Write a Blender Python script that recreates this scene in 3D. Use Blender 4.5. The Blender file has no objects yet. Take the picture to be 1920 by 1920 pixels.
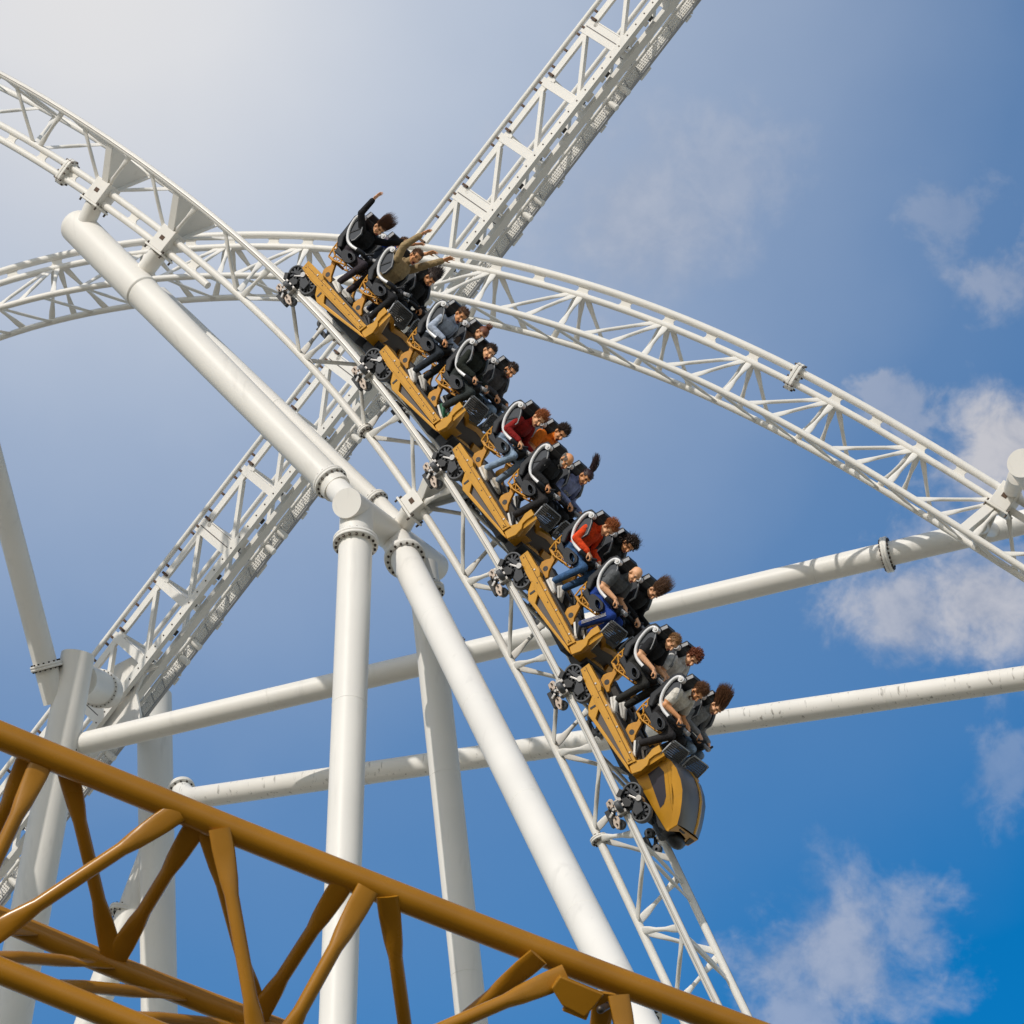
import bpy, bmesh, math, random
import numpy as np
from mathutils import Vector, Matrix, noise
from mathutils.bvhtree import BVHTree
random.seed(7); rng = np.random.default_rng(7)
SC = bpy.context.scene
COL = SC.collection
V = Vector
R = math.radians

# ------------------------------------------------------------------ camera
FPX, PITCH, CAMZ = 6500.0, R(40), 1.7          # focal length in photo pixels (1920 wide)
CAMP = V((0, 0, CAMZ))
CX, CY, CZ = V((1, 0, 0)), V((0, -math.sin(PITCH), math.cos(PITCH))), V((0, -math.cos(PITCH), -math.sin(PITCH)))
def w_dir(c): return CX*c[0] + CY*c[1] + CZ*c[2]
def w_pt(c): return CAMP + w_dir(c)
def P(px, py, d): return w_pt(((px-960)/FPX*d, (960-py)/FPX*d, -d))
def ray_dir(px, py): return w_dir(((px-960)/FPX, (960-py)/FPX, -1)).normalized()
cam_d = bpy.data.cameras.new('camera'); cam = bpy.data.objects.new('camera', cam_d); COL.objects.link(cam)
cam.location = CAMP; cam.rotation_euler = (math.pi/2 + PITCH, 0, 0)
cam_d.sensor_width = 36; cam_d.lens = 36*FPX/1920
cam_d.clip_start = .5; cam_d.clip_end = 20000
cam_d.dof.use_dof = True; cam_d.dof.focus_distance = 50; cam_d.dof.aperture_fstop = 7.0
SC.camera = cam

# ------------------------------------------------------------------ materials
MATS = {}
def mat(name, col, rough=.45, metal=0., var=.0, vscale=4., bump=0., bscale=60., coat=0., streak=0., spec=.5, sscale=(9, 9, .8)):
    if name in MATS: return MATS[name]
    m = bpy.data.materials.new(name); m.use_nodes = True
    nt = m.node_tree; b = nt.nodes['Principled BSDF']; N = nt.nodes.new; lk = nt.links.new
    b.inputs['Base Color'].default_value = (*col, 1); b.inputs['Roughness'].default_value = rough
    b.inputs['Metallic'].default_value = metal; b.inputs['Coat Weight'].default_value = coat
    b.inputs['Coat Roughness'].default_value = .12; b.inputs['Specular IOR Level'].default_value = spec
    tc = N('ShaderNodeTexCoord')
    if var or streak:
        nz = N('ShaderNodeTexNoise'); nz.inputs['Scale'].default_value = vscale; nz.inputs['Detail'].default_value = 6
        lk(tc.outputs['Object'], nz.inputs['Vector'])
        rp = N('ShaderNodeMapRange'); rp.inputs[1].default_value = .3; rp.inputs[2].default_value = .7
        rp.inputs[3].default_value = 1-var; rp.inputs[4].default_value = 1+var*.35
        lk(nz.outputs['Fac'], rp.inputs[0])
        mx = N('ShaderNodeMix'); mx.data_type = 'RGBA'; mx.blend_type = 'MULTIPLY'; mx.inputs[0].default_value = 1
        mx.inputs[6].default_value = (*col, 1); lk(rp.outputs[0], mx.inputs[7])
        out = mx.outputs[2]
        if streak:                      # rain marks: thin dark runs hanging along world Z
            mp = N('ShaderNodeMapping'); mp.inputs['Scale'].default_value = sscale; lk(tc.outputs['Object'], mp.inputs['Vector'])
            n2 = N('ShaderNodeTexNoise'); n2.inputs['Scale'].default_value = 1.6; n2.inputs['Detail'].default_value = 2.5; n2.inputs['Roughness'].default_value = .65
            lk(mp.outputs[0], n2.inputs['Vector'])
            r2 = N('ShaderNodeMapRange'); r2.inputs[1].default_value = .6; r2.inputs[2].default_value = .74; r2.inputs[3].default_value = 0; r2.inputs[4].default_value = streak
            lk(n2.outputs['Fac'], r2.inputs[0])
            m2 = N('ShaderNodeMix'); m2.data_type = 'RGBA'; lk(r2.outputs[0], m2.inputs[0]); lk(out, m2.inputs[6]); m2.inputs[7].default_value = (.17, .15, .13, 1)
            out = m2.outputs[2]
        lk(out, b.inputs['Base Color'])
        rr = N('ShaderNodeMapRange'); rr.inputs[3].default_value = rough*.85; rr.inputs[4].default_value = min(1, rough*1.25)
        lk(nz.outputs['Fac'], rr.inputs[0]); lk(rr.outputs[0], b.inputs['Roughness'])
    if bump:
        nb = N('ShaderNodeTexNoise'); nb.inputs['Scale'].default_value = bscale; nb.inputs['Detail'].default_value = 4
        lk(tc.outputs['Object'], nb.inputs['Vector'])
        bp = N('ShaderNodeBump'); bp.inputs['Strength'].default_value = bump; bp.inputs['Distance'].default_value = .02
        lk(nb.outputs['Fac'], bp.inputs['Height']); lk(bp.outputs['Normal'], b.inputs['Normal'])
    MATS[name] = m
    return m
WHITE = mat('white paint', (.83, .80, .745), .42, var=.05, vscale=.9, streak=.12, sscale=(3.2, 3.2, .35), spec=.28)
WHITE2 = mat('streaked white paint', (.83, .80, .745), .42, var=.06, vscale=1.5, streak=.75, spec=.28)
GOLDT = mat('ochre track paint', (.395, .172, .010), .25, var=.14, vscale=2., bump=.05, bscale=5, spec=.45)
GOLD = mat('yellow ochre body paint', (.60, .285, .012), .3, metal=.3, var=.14, vscale=3., coat=.5, streak=.12)
GOLDD = mat('ochre casting', (.60, .27, .012), .45, var=.12, vscale=15.)
BLACK = mat('black steel', (.022, .022, .024), .45, var=.2, vscale=10)
DGREY = mat('dark grey steel', (.048, .05, .056), .42, var=.15, vscale=9, spec=.4)
TYRE = mat('grey wheel tyre', (.095, .098, .105), .55, var=.15, vscale=20)
PANEL = mat('grey brown panel', (.10, .088, .085), .5, var=.12, vscale=6)
PLAST = mat('black moulded plastic', (.018, .019, .023), .45, bump=.08, bscale=200, spec=.35)
SEATP = mat('slate seat panel', (.042, .048, .06), .42, var=.1, vscale=14, spec=.4)
RIMP = mat('grey edge trim', (.36, .36, .37), .4)
BARW = mat('white restraint tube', (.78, .77, .77), .3, coat=.3)
STEEL = mat('machined steel', (.52, .49, .46), .33, metal=.85, var=.15, vscale=20)
GRIME = mat('dirt in the joint', (.30, .26, .21), .8, var=.3, vscale=9)
BEIGE = mat('tan cast plate', (.56, .45, .37), .38, metal=.45, var=.15, vscale=12)
BOLT = mat('dark bolt', (.07, .055, .045), .45, metal=.6)
RUST = mat('rusty clip', (.11, .06, .035), .7, var=.3, vscale=30)
NOSE = mat('brushed bronze grey panel', (.17, .145, .13), .34, metal=.45, var=.2, vscale=3)
SMOKE = mat('smoked window', (.05, .045, .06), .12)
MESHM = mat('dark perforated mesh', (.035, .032, .03), .5)
GRIT = mat('dark tread deck', (.065, .06, .056), .75, bump=.3, bscale=160, var=.2, vscale=9)

# ------------------------------------------------------------------ mesh builder
class MB:
    def __init__(s): s.v = []; s.f = []; s.m = []; s.mats = []; s.sm = []
    def mi(s, m):
        if m not in s.mats: s.mats.append(m)
        return s.mats.index(m)
    def add(s, vs, fs, m, smooth=False, orient=True):
        o = len(s.v); k = s.mi(m); vs = [V(v) for v in vs]
        if orient:                       # faces look outwards: the piece must enclose a positive volume
            c = sum(vs, V())/len(vs); vol = 0.
            for f in fs:
                a = vs[f[0]]-c
                for i in range(1, len(f)-1): vol += a.dot((vs[f[i]]-c).cross(vs[f[i+1]]-c))
            if vol < 0: fs = [tuple(f[::-1]) for f in fs]
        s.v += vs
        for f in fs: s.f.append(tuple(i+o for i in f)); s.m.append(k); s.sm.append(smooth)
    def box(s, c, ax, h, m):
        c = V(c); A, B, C_ = [V(a)*q for a, q in zip(ax, h)]
        vs = [c + A*i + B*j + C_*k for i in (-1, 1) for j in (-1, 1) for k in (-1, 1)]
        s.add(vs, [(0, 1, 3, 2), (4, 6, 7, 5), (0, 4, 5, 1), (2, 3, 7, 6), (0, 2, 6, 4), (1, 5, 7, 3)], m)
    def abox(s, lo, hi, m):
        s.box([(a+b)/2 for a, b in zip(lo, hi)], ((1, 0, 0), (0, 1, 0), (0, 0, 1)), [(b-a)/2 for a, b in zip(lo, hi)], m)
    def tube(s, pts, r, m, n=14, side=None, flat=None, caps=True, smooth=True):
        """round tube along pts; r a number or list; flat: list of (width factor, thickness factor) with side the width direction"""
        pts = [V(p) for p in pts]; K = len(pts)
        rs = r if isinstance(r, (list, tuple)) else [r]*K
        T = [(pts[min(i+1, K-1)]-pts[max(i-1, 0)]).normalized() for i in range(K)]
        a = V(side) if side is not None else T[0].orthogonal()
        vs = []
        for i in range(K):
            a = (a - T[i]*a.dot(T[i])).normalized(); b = T[i].cross(a)
            fw, ft = flat[i] if flat else (1, 1)
            vs += [pts[i] + (a*math.cos(q)*fw + b*math.sin(q)*ft)*rs[i] for q in [2*math.pi*j/n for j in range(n)]]
        fs = [(i*n+j, i*n+(j+1) % n, (i+1)*n+(j+1) % n, (i+1)*n+j) for i in range(K-1) for j in range(n)]
        s.add(vs, fs, m, smooth, False)
        if caps:
            s.add(vs[:n], [tuple(range(n))[::-1]], m, False, False); s.add(vs[-n:], [tuple(range(n))], m, False, False)
    def prism(s, poly, o, ax, ay, az, t, m):
        """polygon poly in (ax, ay) at origin o, extruded from -t/2 to t/2 along az (or t=(lo, hi))"""
        lo, hi = t if isinstance(t, tuple) else (-t/2, t/2)
        o, ax, ay, az = V(o), V(ax), V(ay), V(az); n = len(poly)
        q = [o + ax*p[0] + ay*p[1] for p in poly]
        vs = [p + az*lo for p in q] + [p + az*hi for p in q]
        s.add(vs, [tuple(range(n))[::-1], tuple(range(n, 2*n))] + [(i, (i+1) % n, n+(i+1) % n, n+i) for i in range(n)], m)
    def cyl(s, a, b, r, m, n=20, r2=None):
        s.tube([a, b], [r, r if r2 is None else r2], m, n)
    def lathe(s, prof, c, axis, m, n=28):
        """prof list of (radius, offset along axis)"""
        c, ax = V(c), V(axis).normalized(); a = ax.orthogonal().normalized(); b = ax.cross(a)
        vs = [c + ax*z + (a*math.cos(q)+b*math.sin(q))*r for r, z in prof for q in [2*math.pi*j/n for j in range(n)]]
        K = len(prof)
        s.add(vs, [(i*n+j, i*n+(j+1) % n, (i+1)*n+(j+1) % n, (i+1)*n+j) for i in range(K-1) for j in range(n)], m, True)
    def ball(s, c, r, m, nu=14, nv=9, ax=None):
        c = V(c); rr = r if isinstance(r, (list, tuple)) else (r, r, r)
        A = [V(q) for q in ax] if ax else [V((1, 0, 0)), V((0, 1, 0)), V((0, 0, 1))]
        vs = []
        for i in range(1, nv):
            t = math.pi*i/nv
            for j in range(nu):
                p = 2*math.pi*j/nu
                vs.append(c + A[0]*rr[0]*math.sin(t)*math.cos(p) + A[1]*rr[1]*math.sin(t)*math.sin(p) + A[2]*rr[2]*math.cos(t))
        k = len(vs); vs += [c + A[2]*rr[2], c - A[2]*rr[2]]
        fs = [(i*nu+j, (i+1)*nu+j, (i+1)*nu+(j+1) % nu, i*nu+(j+1) % nu) for i in range(nv-2) for j in range(nu)]
        fs += [(k, j, (j+1) % nu) for j in range(nu)] + [(k+1, (nv-2)*nu+(j+1) % nu, (nv-2)*nu+j) for j in range(nu)]
        s.add(vs, fs, m, True)
    def mesh(s, name, xf=None, recalc=False):
        me = bpy.data.meshes.new(name)
        vs = [tuple(xf @ v) for v in s.v] if xf is not None else [tuple(v) for v in s.v]
        me.from_pydata(vs, [], s.f)
        for m in s.mats: me.materials.append(m)
        me.polygons.foreach_set('material_index', s.m); me.polygons.foreach_set('use_smooth', s.sm)
        if recalc:
            bm = bmesh.new(); bm.from_mesh(me); bmesh.ops.recalc_face_normals(bm, faces=bm.faces); bm.to_mesh(me); bm.free()
        me.update()
        return me

class Thing:
    def __init__(s, name, label, cat, base=(0, 0, 0), group=None, M=None, local=False):
        s.e = bpy.data.objects.new(name, None); COL.objects.link(s.e); s.e.empty_display_size = .2
        s.M = M if M is not None else Matrix.Translation(V(base))
        s.e.matrix_world = s.M; s.e['label'] = label; s.e['category'] = cat
        if group: s.e['group'] = group
        s.xf = None if local else s.M.inverted()
    def part(s, name, mb, parent=None, bevel=0., recalc=False, label=None):
        o = bpy.data.objects.new(name, mb.mesh(name, s.xf, recalc)); COL.objects.link(o); o.parent = parent or s.e
        if bevel:
            b = o.modifiers.new('bevel', 'BEVEL'); b.width = bevel; b.segments = 2; b.limit_method = 'ANGLE'; b.angle_limit = R(40)
        if label: o['label'] = label
        return o
def copy_tree(o, parent=None):
    c = o.copy(); COL.objects.link(c)
    if parent: c.parent = parent
    for ch in o.children: copy_tree(ch, c)
    return c
def one(f):
    mb = MB(); f(mb); return mb
def flange(T, c, ax, r, ro, nb=14, th=.05, parent=None, m=None, oval=None):
    """bolted pipe joint: two discs with bolts right round"""
    c, ax = V(c), V(ax).normalized()
    mb = MB(); mb.lathe([(r*.9, -th), (ro, -th), (ro, -.004), (ro-.012, 0), (ro, .004), (ro, th), (r*.9, th)], c, ax, m or WHITE, 36)
    o = T.part('flange', mb, parent)
    g = MB(); g.lathe([(r*1.003+.002, th+.001), (r*1.003+.002, th+.012)], c, ax, GRIME, 36); T.part('dirt_line', g, o)
    a = ax.orthogonal().normalized(); b = ax.cross(a); q = MB(); rb = (r+ro)/2; hr = (ro-r)*.24
    for k in range(nb):
        t = 2*math.pi*(k+.5)/nb; p = c + (a*math.cos(t)+b*math.sin(t))*rb
        q.tube([p-ax*(th+.026), p+ax*(th+.026)], hr, BOLT, 6, smooth=False)
    T.part('bolt_ring', q, o)
    return o
def flat_strut(mb, a, b, r, side_a, side_b, m, wide=1.75, thin=.42, fl=.2):
    """round strut whose ends are squeezed flat along the chords it meets"""
    a, b = V(a), V(b); d = b-a; Ln = d.length
    f1, f2 = min(.3, fl/Ln), min(.42, 1.9*fl/Ln)
    ts = [0, f1*.6, f1, (f1+f2)/2, f2, 1-f2, 1-(f1+f2)/2, 1-f1, 1-f1*.6, 1]
    fl_ = [(wide, thin), (wide, thin), (wide*.93, thin*1.1), (1.3, .75), (1, 1), (1, 1), (1.3, .75), (wide*.93, thin*1.1), (wide, thin), (wide, thin)]
    mb.tube([a+d*t for t in ts], r, m, 12, side=(V(side_a)+V(side_b)).normalized(), flat=fl_)

# ------------------------------------------------------------------ curved tracks (3-D plane curves)
class Track:
    def __init__(s, L, ref, d, near, deg, lo, hi, ext0, ext1):
        s.L = np.array(L)/np.linalg.norm(L); r = lambda px, py: np.array([(px-960)/FPX, (960-py)/FPX, -1.])
        s.P0 = r(*ref)*d
        e1 = np.cross(s.L, [0, 1, 0]); e1 /= np.linalg.norm(e1); e1 *= np.sign(e1[0]); e2 = np.cross(e1, s.L); e2 *= np.sign(e2[1])
        ab = []
        for p in near:
            q = r(*p); q = q*((s.L@s.P0)/(s.L@q)) - s.P0; ab.append((q@e1, q@e2))
        ab = np.array(ab); c = np.polyfit(ab[:, 0], ab[:, 1], deg)
        t = np.linspace(ab[0, 0]+lo, ab[-1, 0]+hi, 1500); C = s.P0 + np.outer(t, e1) + np.outer(np.polyval(c, t), e2)
        t0 = C[0]-C[1]; t0 /= np.linalg.norm(t0); t1 = C[-1]-C[-2]; t1 /= np.linalg.norm(t1)
        C = np.vstack([C[0]+t0*ext0, C, C[-1]+t1*ext1])
        s.C = C; s.s = np.r_[0, np.cumsum(np.linalg.norm(np.diff(C, axis=0), axis=1))]
        s.Lw = w_dir(s.L)
        s.len = s.s[-1]
    def cpt(s, q): return np.array([np.interp(q, s.s, s.C[:, k]) for k in range(3)])
    def fr(s, q):
        a, b = s.cpt(q-.04), s.cpt(q+.04); T = b-a; T /= np.linalg.norm(T); U = np.cross(T, s.L)
        if U[1] < 0: U = -U
        return w_pt(s.cpt(q)), w_dir(T), w_dir(U)
    def pt(s, q, y=0., h=0.):
        p, T, U = s.fr(q); return p + s.Lw*y + U*h
    def path(s, q0, q1, y, h, step=.3):
        n = max(2, int(abs(q1-q0)/step)); return [s.pt(q0+(q1-q0)*i/n, y, h) for i in range(n+1)]
    def near_px(s, px, py, y, h):
        """arc length where the member at (y, h) passes closest to a photo pixel"""
        best = None
        for q in np.arange(.1, s.len-.1, .03):
            w = s.pt(q, y, h)-CAMP; z = -w.dot(CZ); e = (960+FPX*w.dot(CX)/z-px)**2 + (960-FPX*w.dot(CY)/z-py)**2
            if best is None or e < best[0]: best = (e, q)
        return best[1]
NEAR1 = [(0,140),(100,192),(200,262),(330,355),(430,440),(500,484),(527,513),(569,565),(640,641),(668,673),(709,726),(745,771),(809,857),(837,902),(875,958),(931,1042),(958,1105),(990,1161),(1046,1259),(1075,1322),(1155,1485),(1187,1544),(1234,1656),(1286,1765),(1346,1882)]
NEAR2 = [(0,578),(100,550),(230,530),(393,518),(500,517),(818,554),(957,586),(1135,637),(1280,700),(1413,767),(1580,857),(1747,953),(1913,1063)]
T1 = Track((.44, -.36, -.82), (837, 902), 50, NEAR1, 6, -.4, .5, 4, 9)
T2 = Track((.265, -.31, -.913), (818, 554), 56, NEAR2, 5, -.5, .6, 5, 9)
G1g = 1.2

def oval_joint(T, c, ax, up, r, half, parent=None):
    """long oval bolted plate that joins a pair of stacked chords"""
    ax, up = V(ax).normalized(), V(up); up = (up-ax*up.dot(ax)).normalized(); sd = ax.cross(up); c = V(c)
    poly = [(r*math.cos(t), half+r*math.sin(t)) for t in np.linspace(0, math.pi, 9)] + [(r*math.cos(t), -half+r*math.sin(t)) for t in np.linspace(math.pi, 2*math.pi, 9)]
    mb = MB(); mb.prism(poly, c, sd, up, ax, (-.055, -.003), WHITE); mb.prism(poly, c, sd, up, ax, (.003, .055), WHITE)
    o = T.part('flange', mb, parent, bevel=.008); q = MB()
    for a, b in [(.72, half+.5*r), (-.72, half+.5*r), (.85, half*.45), (-.85, half*.45), (.85, -half*.45), (-.85, -half*.45), (.72, -half-.5*r), (-.72, -half-.5*r), (0, half+.86*r), (0, -half-.86*r)]:
        p = c + sd*(a*r) + up*b; q.tube([p-ax*.085, p+ax*.085], .017, BOLT, 6, smooth=False)
    T.part('bolt_ring', q, o)
def web(mb, a, b, ax, m=WHITE, w=.085, flare=.08, t=.018):
    """small connector plate between two stacked chords with flared ends"""
    a, b, ax = V(a), V(b), V(ax); u = (b-a); h = u.length; u = u/h; n = ax.cross(u)
    prof = [(0, w+flare), (.18, w+flare*.3), (.4, w), (.6, w), (.82, w+flare*.3), (1, w+flare)]
    poly = [(q, k*h) for k, q in prof] + [(-q, k*h) for k, q in prof[::-1]]
    mb.prism(poly, a, ax, u, n, t, m)

# ------------------------------------------------------------------ the drop track under the train
tr = Thing('coaster_track', 'white tubular coaster track of three chords diving under the train of riders', 'track', T1.pt(T1.len*.5, .6, -.4))
q0, q1 = .0, T1.len
WORN = mat('worn running band', (.47, .44, .40), .35, metal=.3, var=.15, vscale=3)
for y in (0, 1.2):
    mb = MB(); mb.tube(T1.path(q0+.1, q1-.1, y, 0, .2), .054, WHITE, 16); rl = tr.part('rail', mb)
    for dh, dy in ((.0515, 0), (0, .0515 if y else -.0515)):
        pp = [T1.pt(q, y+dy, dh) for q in np.arange(q0+.1, q1-.1, .2)]; ff = T1.fr(5)[2] if dh else T1.Lw
        w = MB(); w.tube(pp, .010, WORN, 8, side=T1.Lw if dh else T1.fr(8)[2], flat=[(1.5, .42)]*len(pp)); tr.part('running_band', w, rl)
SP1 = .66
mb = MB(); mb.tube(T1.path(q0+.1, q1-.1, .6, -SP1, .2), .058, WHITE, 16); tr.part('spine_tube', mb)
qe = T1.near_px(395, 530, .6, -SP1-.21)
mb = MB(); mb.tube(T1.path(q0+.1, qe, .6, -SP1-.21, .2), .058, WHITE, 16); tr.part('lower_spine_tube', mb)
node_px = [(77,262),(195,352),(322,436),(450,553),(567,668),(683,815),(770,950),(868,1088),(959,1241),(1038,1408),(1112,1566),(1198,1737),(1275,1890)]
nodes1 = [T1.near_px(*p, .6, -SP1) for p in node_px]
nodes1 = [nodes1[0]-1.65, nodes1[0]-3.3] [::-1] + nodes1 + [nodes1[-1]+1.65*k for k in (1, 2, 3, 4)]
CL1 = [T1.near_px(195, 360, .6, -SP1), T1.near_px(318, 450, .6, -SP1), T1.near_px(770, 955, .6, -SP1)]
for q in nodes1:
    if not .5 < q < T1.len-.9: continue
    p, F, U = T1.fr(q); clamp = min(abs(q-c) for c in CL1) < .5
    n0 = T1.pt(q, .6, -SP1)
    for y in (0, 1.2):
        for dq, off in ((-.62, -.09), (.62, .09)):
            if clamp and dq < 0 and q < 6: continue
            mb = MB(); a = T1.pt(q+off, .6+(y-.6)*.06, -SP1+.02); b = T1.pt(q+dq, y, -.01)
            flat_strut(mb, a, b, .031, F, F, WHITE); tr.part('strut', mb)
    for dq0, dq1 in ((.62, 1.02),):
        mb = MB(); flat_strut(mb, T1.pt(q+dq0, .03, -.02), T1.pt(min(q+dq1, T1.len-.2), 1.17, -.02), .027, F, F, WHITE); tr.part('cross_tie', mb)
    mb = MB(); flat_strut(mb, T1.pt(q-.62, .03, -.02), T1.pt(q-.22, 1.17, -.02), .027, F, F, WHITE); tr.part('cross_tie', mb)
for q in np.arange(.8, qe, .82):
    mb = MB(); p, F, U = T1.fr(q); web(mb, T1.pt(q, .6, -SP1-.18), T1.pt(q, .6, -SP1-.03), F); tr.part('web_plate', mb)
qf = T1.near_px(128, 318, .6, -SP1-.1); p, F, U = T1.fr(qf); oval_joint(tr, T1.pt(qf, .6, -SP1-.105), F, U, .125, .11)
for px in ((690, 805), (1112, 1578)):
    qf = T1.near_px(*px, .6, -SP1); p, F, U = T1.fr(qf); flange(tr, T1.pt(qf, .6, -SP1), F, .058, .125, 9, .03)
def tri_bracket(T, TR, q, h0, hs, sgn, wtop=1.12):
    """solid saddle plate standing between the spine and the two rails at a support"""
    p, F, U = TR.fr(q); L = TR.Lw; o = TR.pt(q, .6, 0)
    mb = MB(); poly = [(-.10, hs), (.10, hs), (.57, h0), (.5, h0+sgn*.02), (-.5, h0+sgn*.02), (-.57, h0)]
    mb.prism(poly, o, L, U, F, .02, WHITE)
    for s in (-1, 1):                                       # edge flange of the plate
        a, b = o + L*(.10*s) + U*hs, o + L*(.57*s) + U*h0; d = (b-a).normalized(); n = d.cross(F)
        mb.box((a+b)/2, (d, F, n), ((b-a).length/2, .075, .012), WHITE)
    T.part('saddle_plate', mb)
def clamp_box(T, TR, q, h, hw=.17, hh=.14, ll=.16):
    p, F, U = TR.fr(q); L = TR.Lw; c = TR.pt(q, .6, h)
    mb = MB(); mb.box(c, (F, L, U), (ll, hw, hh), WHITE); mb.box(c-U*(hh+.02), (F, L, U), (ll*1.35, hw*1.1, .018), WHITE)
    o = T.part('clamp', mb, bevel=.01); b = MB()
    for i in (-1, 1):
        for j in (-1, 1):
            k = c + F*(ll*1.2*i) + L*(hw*.85*j); b.tube([k-U*(hh+.09), k-U*(hh-.04)], .018, BOLT, 6, smooth=False)
    b.box(c-L*(hw+.002), (F, L, U), (.045, .004, .035), RUST)
    T.part('bolt_ring', b, o)
for q in CL1[:2]:
    tri_bracket(tr, T1, q+.03, -.05, -SP1+.05, 1); clamp_box(tr, T1, q, -SP1-.08, .16, .20)
tri_bracket(tr, T1, CL1[2]+.03, -.05, -SP1+.05, 1); clamp_box(tr, T1, CL1[2], -SP1-.02, .17, .13)

# ------------------------------------------------------------------ the overbanked arch behind the train
t2 = Thing('coaster_track', 'white coaster track arching over behind the train, its paired chords on top', 'track', T2.pt(T2.len*.5, .6, .4))
def far2(q): return T2.pt(q, 1.2, .09)
def mid2(q, h): return T2.pt(q, .6, h+.04)
S2A, S2B = .72, .93
qs2 = np.arange(.1, T2.len-.1, .25)
mb = MB(); mb.tube([T2.pt(q) for q in qs2], .054, WHITE, 16); t2.part('rail', mb)
mb = MB(); mb.tube([far2(q) for q in qs2], .054, WHITE, 16); t2.part('rail', mb)
mb = MB(); mb.tube([mid2(q, S2A) for q in qs2], .056, WHITE, 16); t2.part('spine_tube', mb)
mb = MB(); mb.tube([mid2(q, S2B) for q in qs2], .064, WHITE, 16); t2.part('upper_spine_tube', mb)
n2px = [(108,507),(275,488),(430,472),(575,472),(770,480),(927,510),(1090,550),(1250,607),(1408,675),(1565,753),(1722,845)]
nodes2 = [T2.near_px(*p, .6, S2A) for p in n2px]
nodes2 = [nodes2[0]-1.5*k for k in (4, 3, 2, 1)] + nodes2 + [nodes2[-1]+1.6*k for k in (2, 3, 4, 5)]
CL2 = T2.near_px(1888, 935, .6, S2A)
for q in nodes2 + [CL2]:
    if not .5 < q < T2.len-.9: continue
    p, F, U = T2.fr(q); n0 = lambda o: mid2(q+o, S2A)
    for d, off, fn in ((-.98, -.16, 0), (-.52, -.08, 0), (.10, .0, 0), (-.40, -.05, 1), (.02, .03, 1), (.62, .1, 1)):
        if q == CL2 and fn == 1 and d < .5: continue
        b = T2.pt(q+d, .02, .02) if fn == 0 else far2(q+d)
        mb = MB(); flat_strut(mb, n0(off), b, .031, F, F, WHITE); t2.part('strut', mb)
    for d in (-.85, -.1):
        mb = MB(); flat_strut(mb, T2.pt(q+d, .03, .0), far2(q+d+.45), .027, F, F, WHITE); t2.part('cross_tie', mb)
    for d in (0, .74):
        mb = MB(); web(mb, mid2(q+d, S2A+.03), mid2(q+d, S2B-.03), F); t2.part('web_plate', mb)
qf = T2.near_px(1492, 705, .6, S2A+.1); p, F, U = T2.fr(qf); oval_joint(t2, mid2(qf, S2A+.105), F, U, .13, .11)
tri_bracket(t2, T2, CL2-.1, .05, S2A-.05, 1); clamp_box(t2, T2, CL2, S2A+.15, .19, .2)

# ------------------------------------------------------------------ the steep lattice launch track far behind
DL = 61.0; SL = FPX/DL
def L_pt(px, py): return P(px, py, DL)
A0 = P(207, 1187, DL); Ax = (P(1115, 12, DL)-A0).normalized()
Wv = w_dir((.791, -.611, 0)); Wv = (Wv-Ax*Wv.dot(Ax)).normalized(); Nv = w_dir((0, 0, 1))
aV, bV = (Nv*.8-Wv*.6), (Wv*.8+Nv*.6)                     # a: from far side to near side, b: from rails to chords
def X(s, a, b): return A0 + Ax*s + aV*a + bV*b
t3 = Thing('launch_track', 'white square lattice track climbing steeply behind the arch, mesh walkway along it', 'track', A0)
s0, s1 = -9.0, 26.0; GA = .975; BB = .82*1.07
axs = (Ax, aV, bV)
for a in (0, -GA):
    mb = MB(); mb.tube([X(s0, a, 0), X(s1, a, 0)], .047, WHITE, 16); t3.part('rail', mb)
    mb = MB(); mb.box(X((s0+s1)/2, a-.02, .21), axs, ((s1-s0)/2, .03, .058), WHITE); t3.part('rail_plate', mb)
    cb = BB+.17 if a == 0 else .86
    mb = MB(); mb.box(X((s0+s1)/2, a, cb), axs, ((s1-s0)/2, .055, .07), WHITE)
    for j in range(int((s1-s0)/.24)): mb.box(X(s0+j*.24, a+.059, cb), axs, (.012, .004, .012), BOLT)
    t3.part('chord', mb)
mb = MB(); mb.box(X((s0+s1)/2, -.33, 1.09), axs, ((s1-s0)/2, .085, .042), WHITE); t3.part('centre_beam', mb)
mb = MB(); mb.tube([X(s0, -.64, 1.0), X(s1, -.64, 1.0)], .03, WHITE, 12); t3.part('sun_patch_tube', mb)  # tube added to stand in for sunlit patches beside the walkway
step = math.dist(A0, P(287, 1083, DL)); bays = range(-6, 19)
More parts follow.
